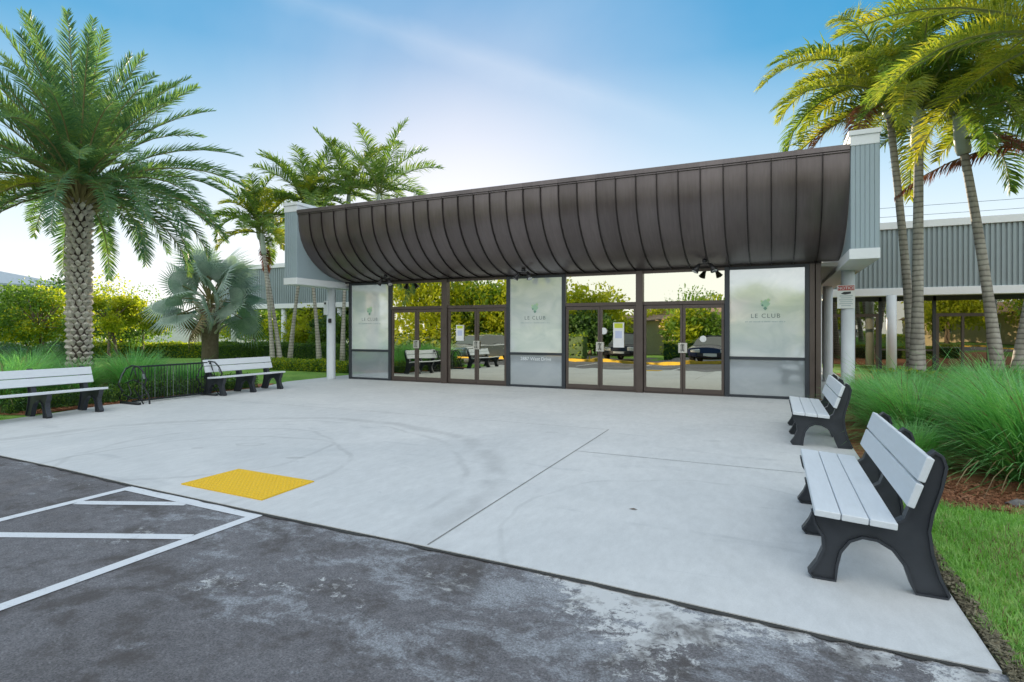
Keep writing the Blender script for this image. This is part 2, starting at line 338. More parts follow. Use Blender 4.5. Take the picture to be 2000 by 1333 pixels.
def copy_tree(o, parent=None, loc=None, rz=None):
    c = o.copy(); C.objects.link(c)
    if parent: c.parent = parent
    if loc is not None: c.location = loc
    if rz is not None: c.rotation_euler = (0, 0, rz)
    for ch in [x for x in bpy.data.objects if x.parent == o]: copy_tree(ch, c)
    return c
def text_mesh(name, body, size, mat, parent, loc, depth=.002, spacing=1.0, blur=0):
    cu = bpy.data.curves.new(name, 'FONT'); cu.body = body; cu.size = size; cu.align_x = 'CENTER'; cu.extrude = depth; cu.space_character = spacing
    to = bpy.data.objects.new('t', cu); C.objects.link(to)
    me = bpy.data.meshes.new_from_object(to.evaluated_get(bpy.context.evaluated_depsgraph_get()))
    C.objects.unlink(to); bpy.data.objects.remove(to)
    me.materials.clear(); me.materials.append(M[mat])
    o = bpy.data.objects.new(name, me); C.objects.link(o); o.parent = parent
    o.location = Vector(loc)-parent_loc(parent); o.rotation_euler = (PI/2, 0, 0); return o

# ------------------------------------------------------------------ camera, sky, sun
cam = bpy.data.cameras.new('camera'); co = bpy.data.objects.new('camera', cam); C.objects.link(co); scn.camera = co
co.location = (12.01, -13.83, 1.55); co.rotation_euler = (PI/2, 0, R(24.9))
cam.sensor_width = 36; cam.lens = 36*1100/2000; cam.shift_y = -(666.5-643)/2000; cam.clip_end = 2000; cam.clip_start = .05
SUN_EL, SUN_AZ = R(12.7), R(30)      # azimuth: degrees from +Y towards -X
sd = Vector((-math.sin(SUN_AZ)*math.cos(SUN_EL), math.cos(SUN_AZ)*math.cos(SUN_EL), math.sin(SUN_EL)))
w = bpy.data.worlds.new('World'); scn.world = w; w.use_nodes = True; nt = w.node_tree; nt.nodes.clear()
out = N(nt, 'ShaderNodeOutputWorld'); bg = N(nt, 'ShaderNodeBackground'); L(nt, bg, 0, out, 0)
sky = N(nt, 'ShaderNodeTexSky', sky_type='NISHITA'); sky.sun_disc = False; sky.sun_elevation = SUN_EL; sky.sun_rotation = -SUN_AZ
sky.air_density = 1.0; sky.dust_density = .22; sky.ozone_density = 3.0
tc = N(nt, 'ShaderNodeTexCoord')
def dot(vec):
    d = N(nt, 'ShaderNodeVectorMath', operation='DOT_PRODUCT'); L(nt, tc, 'Generated', d, 0); d.inputs[1].default_value = vec; return d.outputs['Value']
def camdir(x, y):
    v = Vector(((x-1000)/1100, 1, (643-y)/1100)); a = R(24.9)
    return Vector((v.x*math.cos(a)-v.y*math.sin(a), v.x*math.sin(a)+v.y*math.cos(a), v.z)).normalized()
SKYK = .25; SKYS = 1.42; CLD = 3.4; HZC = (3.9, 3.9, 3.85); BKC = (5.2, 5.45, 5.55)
# thin cirrus streak: a band round a great circle, broken up by stretched noise
d1, d2 = camdir(640, 20), camdir(1230, 210); pn = d1.cross(d2).normalized(); mid = camdir(900, 110)
ab = N(nt, 'ShaderNodeMath', operation='ABSOLUTE'); nt.links.new(dot(pn), ab.inputs[0])
nz = noise(nt, 5, 6, .6, tc.outputs['Generated'], .5)
ad = N(nt, 'ShaderNodeMath', operation='MULTIPLY_ADD'); L(nt, nz, 'Fac', ad, 0); ad.inputs[1].default_value = .045; L(nt, ab, 0, ad, 2)
band = ramp(nt, ad.outputs[0], [(.02, 1), (.05, 0)])
fall = ramp(nt, dot(mid), [(.90, 0), (.99, 1)])
mpn = N(nt, 'ShaderNodeMath', operation='MULTIPLY'); L(nt, band, 0, mpn, 0); L(nt, fall, 0, mpn, 1)
hz = noise(nt, 2.2, 5, .55, tc.outputs['Generated'], .6); hzr = ramp(nt, hz.outputs['Fac'], [(.45, 0), (.8, .10)])
mp2 = N(nt, 'ShaderNodeMath', operation='MULTIPLY_ADD'); L(nt, mpn, 0, mp2, 0); mp2.inputs[1].default_value = .13; L(nt, hzr, 0, mp2, 2)
# cumulus over the far side of the car park (only ever seen mirrored in the glass)
cd = camdir(1350, 560); cd = Vector((cd.x, -cd.y, cd.z)); cn = noise(nt, 9, 5, .6, tc.outputs['Generated'])
ca = N(nt, 'ShaderNodeMath', operation='MULTIPLY_ADD'); L(nt, cn, 'Fac', ca, 0); ca.inputs[1].default_value = .02; nt.links.new(dot(cd), ca.inputs[2])
cr = ramp(nt, ca.outputs[0], [(1.004, 0), (1.0065, 1)])
# compress the bright aureole channel by channel, as film and the photograph's wide exposure do
hs0 = N(nt, 'ShaderNodeHueSaturation'); hs0.inputs['Saturation'].default_value = SKYS; L(nt, sky, 0, hs0, 'Color')
v1 = N(nt, 'ShaderNodeVectorMath', operation='SCALE'); L(nt, hs0, 0, v1, 0); v1.inputs['Scale'].default_value = SKYK
v2 = N(nt, 'ShaderNodeVectorMath', operation='ADD'); L(nt, v1, 0, v2, 0); v2.inputs[1].default_value = (1, 1, 1)
vs_ = N(nt, 'ShaderNodeVectorMath', operation='DIVIDE'); L(nt, hs0, 0, vs_, 0); L(nt, v2, 0, vs_, 1)
hs = N(nt, 'ShaderNodeHueSaturation'); hs.inputs['Saturation'].default_value = 1.0; L(nt, vs_, 0, hs, 'Color')
# pale sky behind the camera, brightened as added fill for the shaded plaza
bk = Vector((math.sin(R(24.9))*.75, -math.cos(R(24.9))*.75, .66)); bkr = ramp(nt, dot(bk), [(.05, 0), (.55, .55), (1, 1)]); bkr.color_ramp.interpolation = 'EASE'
tint = mixc(nt, 1, hs.outputs[0], (1.0, .96, 1.04), 'MULTIPLY')
sep = N(nt, 'ShaderNodeSeparateXYZ'); L(nt, tc, 'Generated', sep, 0); lowr = ramp(nt, sep.outputs['Z'], [(0, .82), (.15, .52), (.42, .04)])
tint = mixc(nt, lowr.outputs[0], tint, HZC)
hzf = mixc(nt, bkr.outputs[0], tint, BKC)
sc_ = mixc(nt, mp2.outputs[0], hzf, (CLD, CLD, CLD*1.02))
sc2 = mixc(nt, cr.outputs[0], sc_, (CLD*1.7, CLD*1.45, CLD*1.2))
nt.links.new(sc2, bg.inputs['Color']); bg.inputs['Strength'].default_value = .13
sl = bpy.data.lights.new('sun', 'SUN'); so = bpy.data.objects.new('sun', sl); C.objects.link(so); sl.energy = 3.2; sl.angle = R(.5); sl.color = (1, .84, .62)
so.rotation_euler = sd.to_track_quat('Z', 'Y').to_euler(); so.location = (0, 30, 20)
scn.view_settings.view_transform = 'Standard'; scn.view_settings.look = 'None'; scn.view_settings.exposure = 1.36; scn.view_settings.gamma = 1
scn.render.engine = 'CYCLES'
scn.cycles.max_bounces = 6; scn.cycles.transparent_max_bounces = 8
#@@PART2
# ------------------------------------------------------------------ ground
def sheet(name, pts, z, mat, kind='structure', th=0):
    mb = MB()
    if th: mb.prism(pts, 'z', z-th, z)
    else: mb.add([(x, y, z) for x, y in pts], [tuple(range(len(pts)))])
    o = mb.build(name, mat, loc=(0, 0, 0)); tag(o, kind=kind); return o
g = MB(); g.box(-600, -600, -.4, 600, 900, -.03); tag(g.build('ground', 'lawn', loc=(0, 0, 0)), kind='structure')
EDGE = [(-60, -9.3), (-3, -10.0), (3.34, -10.2), (4.87, -10.25), (6.23, -10.33), (8.14, -10.4), (9.79, -10.44), (11.01, -10.48), (11.88, -10.54), (12.44, -10.58), (12.95, -10.58)]
sheet('car_park', EDGE+[(16, -10.7), (60, -10.9), (90, -17.2), (-90, -17.2)], -.014, 'asphalt')
PL = [(-.1, -10.12)]+EDGE[2:]+[(12.95, .55), (13.95, .55), (13.95, 12), (-1.0, 12), (-1.0, -1.6), (-.55, -2.6), (-.3, -4.7), (-.3, -7.0), (-.02, -8.0), (.12, -8.84)]
sheet('plaza_paving', PL, 0, 'concrete', th=.09)
mb = MB()
rj = random.Random(3)
prev = None
pts = []
for (a, b) in zip(EDGE[2:-1], EDGE[3:]):
    for k in range(10):
        t = k/10; pts.append((a[0]+(b[0]-a[0])*t, a[1]+(b[1]-a[1])*t))
vs = []
for p in pts: wj = rj.uniform(.012, .045); vs += [(p[0], p[1]+.004, -.006), (p[0], p[1]-wj, -.006)]
mb.add(vs, [(2*i, 2*i+1, 2*i+3, 2*i+2) for i in range(len(pts)-1)])
tag(mb.build('paving_edge_gap', 'edge_gap', loc=(0, 0, 0)), kind='structure')
mb = MB()
def strip(mb, a, b, w, z):
    d = Vector((b[0]-a[0], b[1]-a[1])).normalized(); n = Vector((-d.y, d.x))*w/2
    mb.add([(a[0]+n.x, a[1]+n.y, z), (a[0]-n.x, a[1]-n.y, z), (b[0]-n.x, b[1]-n.y, z), (b[0]+n.x, b[1]+n.y, z)], [(0, 1, 2, 3)])
strip(mb, (9.76, -10.42), (9.71, -5.35), .011, .004); strip(mb, (-.28, -5.34), (9.715, -5.345), .008, .004); strip(mb, (9.73, -7.0), (12.94, -7.02), .009, .004)
tag(mb.build('paving_joints', 'joint', loc=(0, 0, 0)), kind='structure')
mb = MB()
Z1 = -.009
strip(mb, (6.28, -10.37), (6.28, -15.9), .1, Z1); strip(mb, (8.09, -10.44), (8.06, -15.9), .1, Z1+.0008)
strip(mb, (6.25, -10.415), (8.13, -10.475), .11, Z1+.0011)
for k in (0, 1, 4, 5):
    y = -10.89-.86*k; strip(mb, (6.33, y+.005), (8.04-(0.78 if k == 0 else 0), y+(.40 if k == 0 else .74)), .1, Z1-.0008)
for x in (3.6, .9, -1.8, -4.5, 10.9, 13.6, 16.3): strip(mb, (x, -12.6 if x > 5 else -11.6), (x, -15.9), .1, Z1)
for x in (3.6, .9, -1.8): pass
tag(mb.build('painted_lines', 'road_paint', loc=(0, 0, 0)), kind='structure')
# tactile pad
mb = MB(); mb.prism([(6.66, -10.13), (7.82, -10.17), (7.79, -9.5), (6.67, -9.47)], 'z', .001, .012)
for i in range(22):
    for j in range(12):
        x = 6.70+i*.051; y = -10.11+j*.053-(i*.0016); mb.lathe((x, y, .0125), [(.014, 0), (.009, .005)], 6)
tag(mb.build('tactile_paving', 'tactile', loc=(0, 0, 0)), 'yellow tactile warning pad with raised domes set in the concrete', 'tactile pad')
sheet('mulch_bed', [(12.96, -7.62), (13.6, -7.75), (14.3, -7.6), (15.5, -7.3), (17.5, -7.5), (24, -7.2), (24, 9), (14.0, 9), (14.0, .5), (12.96, .5)], -.012, 'mulch')
sheet('soil_edge', [(12.96, -10.6), (13.03, -10.58), (13.00, -10.0), (13.02, -9.2), (12.98, -8.6), (12.96, -8.2)], -.02, 'soil')
sheet('garden_bed', [(-.32, -8.2), (-.32, -4.7), (-.57, -2.6), (-1.0, -2.0), (-1.6, -2.6), (-5.5, -3.0), (-7, -6.5), (-2, -9.0), (-.05, -8.1)], -.012, 'mulch')
# far side of the car park
mb = MB(); mb.box(-60, -17.55, -.1, 70, -17.2, .14); tag(mb.build('yellow_kerb', 'kerb_yellow', loc=(0, 0, 0)), kind='structure')
sheet('verge', [(-60, -17.4), (70, -17.4), (70, -19.6), (-60, -19.6)], .05, 'dry_verge')
sheet('far_car_park', [(-60, -19.6), (70, -19.6), (70, -25.5), (-60, -25.5)], -.012, 'asphalt')

# ------------------------------------------------------------------ clubhouse
B = empty('clubhouse', (6.5, 0, 0), 'grey clubhouse entrance with a curved dark brown metal canopy over mirrored glass doors', 'building')
CX0, CX1 = -.15, 13.27
prof = [(-1.96, 4.80), (-1.955, 4.6), (-1.93, 4.35), (-1.87, 4.1), (-1.76, 3.88), (-1.60, 3.67), (-1.41, 3.49), (-1.19, 3.335), (-.95, 3.21), (-.70, 3.12), (-.45, 3.06), (-.2, 3.02), (-.02, 3.005)]
mb = MB(); npan = 31; dx = (CX1-CX0)/npan
for k in range(npan):
    xs = [CX0+dx*(k+t) for t in (0, .25, .5, .75, 1)]; bow = [0, .004, .006, .004, 0]
    vs = []
    for i, (y, z) in enumerate(prof):
        a = prof[max(0, i-1)]; b = prof[min(len(prof)-1, i+1)]; ty, tz = b[0]-a[0], b[1]-a[1]; l = math.hypot(ty, tz); ny, nz = tz/l, -ty/l
        for x, bw in zip(xs, bow):
            q = bw*(1+.5*math.sin(k*2.3+i*.8)); vs.append((x, y+ny*q, z+nz*q))
    mb.add(vs, [(i*5+j, i*5+j+1, (i+1)*5+j+1, (i+1)*5+j) for i in range(len(prof)-1) for j in range(4)])
canopy = mb.build('canopy', 'brown_metal', B, smooth=True)
for k in range(1, npan):
    mb = MB()
    x = CX0+dx*k
    for i in range(len(prof)-1):
        q = []
        for j in (i, i+1):
            a = prof[max(0, j-1)]; b = prof[min(len(prof)-1, j+1)]; ty, tz = b[0]-a[0], b[1]-a[1]; l = math.hypot(ty, tz); ny, nz = tz/l, -ty/l
            q += [(x-.011, prof[j][0], prof[j][1]), (x-.009, prof[j][0]+ny*.036, prof[j][1]+nz*.036), (x+.009, prof[j][0]+ny*.036, prof[j][1]+nz*.036), (x+.011, prof[j][0], prof[j][1])]
        mb.add(q, [(0, 1, 5, 4), (1, 2, 6, 5), (2, 3, 7, 6)])
    mb.build('standing_seam', 'seam_metal', canopy)

mb = MB(); mb.box(CX0, -2.02, 4.80, CX1, -1.7, 4.90); mb.box(CX0, -1.995, 4.765, CX1, -1.95, 4.799); mb.build('canopy_coping', 'brown_metal', canopy, bevel=.006)
mb = MB(); mb.box(CX0, -.05, 2.965, 12.95, .0, 3.004); mb.build('canopy_drip_edge', 'seam_metal', canopy)
mb = MB()
mb.box(CX0+.002, -1.69, 4.84, CX1-.002, 9.98, 4.89); mb.box(-.1, .06, 2.99, 12.9, 9.9, 3.0); mb.build('roof', 'roof_grey', B)
for (a_, b_, c_) in ((12.93, 13.262, -.02), (-.14, .0, .0)): mb = MB(); mb.box(a_, c_, 2.90, b_, 9.98, 2.97); mb.build('soffit', 'soffit', B)
def grooved(mb, x0, x1, y, z0, z1, sp, d, face=-1, axis='x'):
    n = max(1, round((x1-x0)/sp)); s = (x1-x0)/n
    for i in range(n):
        a, b = x0+i*s+.006, x0+(i+1)*s-.006
        if axis == 'x': mb.box(a, y+(face*d if face < 0 else 0), z0, b, y+(d if face > 0 else 0), z1)
        else: mb.box(y+(face*d if face < 0 else 0), a, z0, y+(d if face > 0 else 0), b, z1)
for (x0, x1, post) in ((-.64, -.15, 'l'), (13.27, 13.72, 'r')):
    mb = MB(); mb.box(x0+.01, -1.985, 3.0, x1-.0025, 9.97, 4.86)
    grooved(mb, x0+.01, x1-.002, -1.985, 3.0, 4.86, .075, .012)
    if post == 'l': grooved(mb, -1.98, 9.9, x0+.01, 3.0, 4.86, .15, .012, -1, 'y')
    else: grooved(mb, -1.98, 9.9, x1-.0025, 3.0, 4.86, .15, .012, 1, 'y')
    blk = mb.build('end_fascia', 'siding', B)
    mb = MB(); mb.box(x0-.004, -2.01, 4.861, x1+.004, 9.965, 5.04); mb.box(x0-.03, -2.035, 5.0405, x1+.03, 9.96, 5.13); mb.build('fascia_cap', 'white_trim', blk, bevel=.008)
    mb = MB(); mb.box(x0-.015, -2.015, 2.81, x1+.012, 9.96, 2.998); mb.build('fascia_ledge', 'white_trim', blk, bevel=.006)
for (x, y) in ((-.46, -.32), (13.47, .28), (13.47, 5.27), (13.47, 9.4), (-.46, 5.27)):
    mb = MB(); mb.lathe((x, y, 0), [(.137, 0), (.137, .03), (.132, .05), (.132, 2.81)], 28); mb.build('column', 'post_white', B, smooth=True)
# store front frames
for (a, b, ml, mr_) in ((.09, 1.51, .0, 1.61), (5.54, 7.03, 5.44, 7.13), (11.10, 12.63, 10.99, 12.72)):
    mb = MB(); mb.box(ml, -.05, .0, a, .06, 2.965); mb.box(b, -.05, .0, mr_, .06, 2.965)
    mb.box(a, -.03, 0, b, .05, .06); mb.box(a, -.035, .86, b, .05, .925); mb.box(a, -.03, 2.9, b, .05, 2.964); mb.build('panel_frame', 'dark_frame', B, bevel=.004)
for (a, b, x) in ((1.61, 5.44, 3.41), (7.13, 10.99, 8.96)):
    mb = MB(); mb.box(x, -.09, .0, x+.17, .06, 2.966); mb.box(x, -.1, .0, x+.17, -.0902, .06)
    for (p, q) in ((a, x), (x+.17, b)): mb.box(p, -.045, 2.13, q, .05, 2.215); mb.box(p, -.03, 2.9, q, .05, 2.965); mb.box(p, -.04, 0, q, .05, .022)
    mb.build('entrance_frame', 'bronze', B, bevel=.004)
for (p, q, yy, ye) in ((12.722, 12.82, -.055, .06), (12.84, 12.94, -.03, .1)): mb = MB(); mb.box(p, yy, 0, q, ye, 2.966); mb.build('corner_mullion', 'bronze', B, bevel=.004)
def pane(name, x0, x1, z0, z1, parent, tilt=0, sag=0, y=0.0, nx=10, nz=16, mat='glass'):
    mb = MB(); vs = []
    for j in range(nz+1):
        for i in range(nx+1):
            u = i/nx*2-1; v = j/nz*2-1
            vs.append((x0+(x1-x0)*i/nx, y+math.tan(tilt)*(z1-z0)*(j/nz)+sag*(1-u*u)*(1-v*v), z0+(z1-z0)*j/nz))
    mb.add(vs, [(j*(nx+1)+i, j*(nx+1)+i+1, (j+1)*(nx+1)+i+1, (j+1)*(nx+1)+i) for j in range(nz) for i in range(nx)])
    return mb.build(name, mat, parent, smooth=True)
for k, (a, b) in enumerate(((1.61, 3.41), (3.58, 5.44), (7.13, 8.96), (9.13, 10.99))):
    pane('transom_window', a, b, 2.215, 2.9, B, R(.35+.1*(k % 2)), .0005)
    m = (a+b)/2
    for s, (p, q) in enumerate(((a+.012, m-.004), (m+.004, b-.012))):
        mb = MB(); st = .055
        mb.box(p, -.03, .03, p+st, .03, 2.12); mb.box(q-st, -.03, .03, q, .03, 2.12); mb.box(p+st, -.03, 2.04, q-st, .03, 2.12); mb.box(p+st, -.03, .03, q-st, .03, .14)
        d = mb.build('door', 'bronze', B, bevel=.003)
        pane('door_pane', p+st, q-st, .14, 2.04, d, R(.5+.05*math.sin(k*3+s)), .0009+.0003*math.cos(k*2.1+s), y=-.004)
    mb = MB(); mb.box(m-.10, -.038, .985, m+.10, -.032, 1.22)
    dd = d
    hp = mb.build('handle_plate', 'plate_metal', dd)
    mb = MB(); mb.tube([(m+.03, -.04, 1.02), (m+.03, -.085, 1.04), (m+.03, -.085, 1.17), (m+.03, -.04, 1.19)], .008, 8); mb.tube([(m-.03, -.04, 1.02), (m-.03, -.085, 1.04), (m-.03, -.085, 1.17), (m-.03, -.04, 1.19)], .008, 8)
    mb.box(m-.012, -.0455, 1.03, m+.004, -.0385, 1.2)
    mb.build('pull_handle', 'iron', hp)
def dia(mb, x, z, r, y, mi=None): mb.prism([(x-r, z), (x, z-r), (x+r, z), (x, z+r)], 'y', y, y+.001, mi)
for (a, b, full) in ((.09, 1.51, 1), (5.54, 7.03, 2), (11.10, 12.63, 1)):
    mb = MB(); mb.box(a, -.008, .925, b, .01, 2.9); P = mb.build('poster_panel', 'film', B)
    mb = MB(); mb.box(a, -.008, .06, b, .01, .86); Q = mb.build('lower_panel', 'film_low', B)
    c = (a+b)/2-.02; z = 2.12
    mb = MB()
    for (dx_, dz_, r, mi) in ((0, -.01, .17, 0), (-.075, .05, .05, 2), (.06, .075, .075, 2), (0, -.11, .07, 1), (-.06, -.04, .045, 1), (.055, -.035, .04, 0)):
        dia(mb, c+dx_, z+dz_*1.0, r*.62, -.0105-.0012*(mi+1)-abs(dx_)*.004-(.002 if r < .06 else 0), mi)
    mb.build('logo', ['logo_green', 'logo_dark', 'logo_lime'], P)
    text_mesh('lettering', 'LE CLUB', .135, 'grey_ink', P, (c, -.0095, 1.80), .001, 1.25)
    # fine print too small to read in the photograph: a row of small strokes
    mb = MB(); rr = random.Random(int(a*10)); x = c-.42
    while x < c+.42:
        wl = rr.uniform(.012, .03); mb.box(x, -.0095, 1.700, x+wl, -.0085, 1.700+rr.choice((.022, .03, .024))); x += wl+rr.choice((.006, .006, .007, .022))
    mb.build('fine_print', 'soft_ink', P)
    if full == 2: text_mesh('street_address', '2887 West Drive', .125, 'white_ink', Q, (c+.02, -.0095, .715), .001, 1.0)
# walls behind the glass
mb = MB(); mb.box(.02, 9.0, 0, 12.9, 9.1, 2.98); mb.box(-.0, .12, 0, .06, 9.0, 2.98); mb.box(12.86, .12, 0, 12.92, 9.0, 2.98); mb.box(.07, .12, .002, 12.85, 8.99, .01); mb.box(.07, .12, 2.93, 12.85, 8.99, 2.96)
mb.build('interior_shell', 'interior', B)
# things fixed to doors and columns
def notice(x, z, wd, h, label):
    o = empty('notice', (x, -.05, z), label, 'notice')
    mb = MB(); mb.box(x-wd/2, -.0255, z-h/2, x+wd/2, -.0235, z+h/2); mb.build('sheet', 'paper', o)
    mb = MB(); mb.box(x-wd/2+.03, -.0275, z+h*.28, x+wd/2-.03, -.0257, z+h/2-.02); mb.build('heading_block', 'paper_yel', o)
    mb = MB(); mb.box(x-wd/2+.05, -.0275, z-.08, x+wd/2-.05, -.0257, z+h*.16); mb.build('text_block', 'paper_blue', o)
notice(3.98, 1.44, .25, .44, 'tall white notice with yellow heading taped to the second pair of doors')
notice(8.52, 1.40, .27, .62, 'tall white notice with lime heading taped on the door above the reflected car')
for (x, z, r, lb) in ((10.52, 1.32, .075, 'round white sticker on the glass of the rightmost door'), (8.14, 1.50, .085, 'round white sticker at the edge of a door beside the lime headed notice')):
    mb = MB(); mb.prism([(x+r*math.cos(t*PI/10), z+r*math.sin(t*PI/10)) for t in range(20)], 'y', -.025, -.022)
    tag(mb.build('sticker', 'paper', loc=(x, -.02, z)), lb, 'sticker')
def spots(x, y, z, lb):
    o = empty('floodlight', (x, y, z), lb, 'light', 'floodlight clusters under the canopy')
    mb = MB(); mb.lathe((x, y, z-.06), [(.055, 0), (.055, .05), (.03, .09)], 14); mb.tube([(x-.12, y, z-.09), (x+.12, y, z-.09)], .015, 8); mb.build('bracket', 'lamp_black', o, smooth=True)
    for s in (-1, 1):
        d = Vector((s*.55, -.35, -1)).normalized(); p0 = Vector((x+s*.11, y, z-.08))
        mb = MB(); mb.tube([p0, p0+d*.05, p0+d*.09, p0+d*.21, p0+d*.215], [.02, .04, .045, .085, .07], 14); h = mb.build('lamp_head', 'lamp_black', o, smooth=True)
        mb = MB(); mb.tube([p0+d*.216, p0+d*.222], [.065, .06], 14); mb.build('lens', 'bulb_glass', h)
spots(1.85, -.62, 3.09, 'black twin floodlight under the canopy above the leftmost poster panel')
spots(6.2, -.62, 3.09, 'black twin floodlight under the canopy above the middle poster panel')
spots(10.62, -.62, 3.09, 'black twin floodlight under the canopy nearest the right poster panel')
# camera notice sign on right column
s = empty('warning_sign', (13.43, .13, 2.3), 'white surveillance notice with red heading on the right hand column', 'sign')
sx, sy, sz = 13.42, .125, 2.24
mb = MB(); mb.box(sx-.165, sy-.006, sz-.25, sx+.165, sy, sz+.25); mb.build('board', 'paper', s)
mb = MB(); mb.box(sx-.155, sy-.0085, sz+.135, sx+.155, sy-.007, sz+.24); mb.build('heading', 'red_ink', s)
text_mesh('heading_text', 'NOTICE', .085, 'white_ink', s, (sx, sy-.0105, sz+.158), .001)
mb = MB(); mb.prism([(sx-.1, sz+.065), (sx-.02, sz+.045), (sx+.09, sz+.065), (sx+.09, sz+.11), (sx-.04, sz+.105)], 'y', sy-.0085, sy-.007)
mb.build('camera_symbol', 'black_ink', s)
mb = MB()
for k, (wd) in enumerate((.24, .2, .26, .22, .25, .18)): mb.box(sx-wd/2, sy-.0085, sz+.01-.042*k, sx+wd/2, sy-.007, sz+.026-.042*k)
mb.build('text_lines', 'soft_ink', s)
o = empty('intercom_box', (-.5, -.46, 2.1), 'small white box with a dark lens on the left hand column', 'box')
mb = MB(); mb.box(-.60, -.50, 1.98, -.44, -.45, 2.42); mb.build('casing', 'post_white', o, bevel=.01)
mb = MB(); mb.prism([(-.53+.035*math.cos(t*PI/8), 2.34+.035*math.sin(t*PI/8)) for t in range(16)], 'y', -.512, -.502); mb.build('lens', 'black_ink', o)
mb = MB(); mb.box(-.42, -.485, 1.74, -.33, -.445, 1.87); mb.lathe((-.375, -.50, 1.77), [(.03, 0), (.035, .05), (.02, .08)], 10)
tag(mb.build('security_camera', 'black_ink', loc=(-.37, -.46, 1.8)), 'small black camera on the left hand column below the white box', 'camera')

# ------------------------------------------------------------------ wings
def wing(x0, x1, label, glazed):
    W = empty('wing_building', ((x0+x1)/2, 12, 0), label, 'building')
    mb = MB(); mb.box(x0, 10, 3.0, x1, 10.3, 5.08)
    n = round((x1-x0)/.145)
    for i in range(n):
        a = x0+(x1-x0)*i/n; mb.box(a+.02, 9.955, 3.0, a+.095, 9.999, 5.08)
    f = mb.build('fascia', 'siding_far', W)
    mb = MB(); mb.box(x0-.02, 9.90, 5.081, x1+.02, 10.35, 5.33); mb.build('fascia_cap', 'white_trim', f, bevel=.01)
    mb = MB(); mb.box(x0-.02, 9.92, 2.73, x1+.02, 10.35, 2.999); mb.build('fascia_ledge', 'white_trim', f, bevel=.01)
    mb = MB(); mb.box(x0, 10.352, 2.80, x1, 16, 2.86); mb.build('soffit', 'soffit', W)
    mb = MB(); mb.box(x0, 10.352, 5.0, x1, 16, 5.07); mb.box(x0, 15.9, 2.87, x1, 16, 4.99); mb.build('roof', 'roof_grey', W)
    x = 15.75 if glazed else x0+1.2
    while x < x1-.3:
        mb = MB(); mb.lathe((x, 9.6 if glazed else 10.15, -.02), [(.16, 0), (.155, 2.75)], 20); mb.build('column', 'post_white', W, smooth=True); x += 4.15
    if glazed:
        mb = MB(); x = x0+.1; k = 0
        while x < x1:
            mb.box(x-.05, 12.0, 0, x+.05, 12.12, 2.8); x += 1.72; k += 1
        mb.box(x0, 12.0, 2.62, x1, 12.1, 2.799); mb.build('window_frame', 'dark_frame', W)
        for k in range(9):
            xa = x0+.1+1.72*k
            if xa+1.72 > x1: break
            if k % 2 == 0:
                mb = MB(); mb.box(xa+.051, 12.0, 2.02, xa+1.669, 12.07, 2.14); mb.box(xa+.051, 12.0, .0, xa+.14, 12.07, 2.019); mb.box(xa+1.58, 12.0, 0, xa+1.669, 12.07, 2.019); mb.box(xa+.82, 12.0, .0, xa+.9, 12.07, 2.019)
                mb.build('door_frame', 'bronze', W)
            else:
                mb = MB(); mb.box(xa+.051, 12.0, .72, xa+1.669, 12.05, .78); mb.build('window_rail', 'bronze', W)
            pane('window', xa+.05, xa+1.67, .0, 2.62, W, R(.15*math.sin(k*2)), .001, y=12.06, nx=8, nz=10, mat='wing_glass')
        mb = MB(); mb.box(x0, 14.5, 0, x1, 14.6, 2.79); mb.build('inner_wall', 'interior', W)
    return W
wing(13.95, 30, 'grey corrugated wing with mirrored glass doors behind the palms on the right', True)
wing(-19, -.9, 'grey open sided wing roof behind the leaning palm trunks on the left', False)
mb = MB(); mb.box(13.6, 11, 0, 24, 11.98, -.001+.001+.002); 

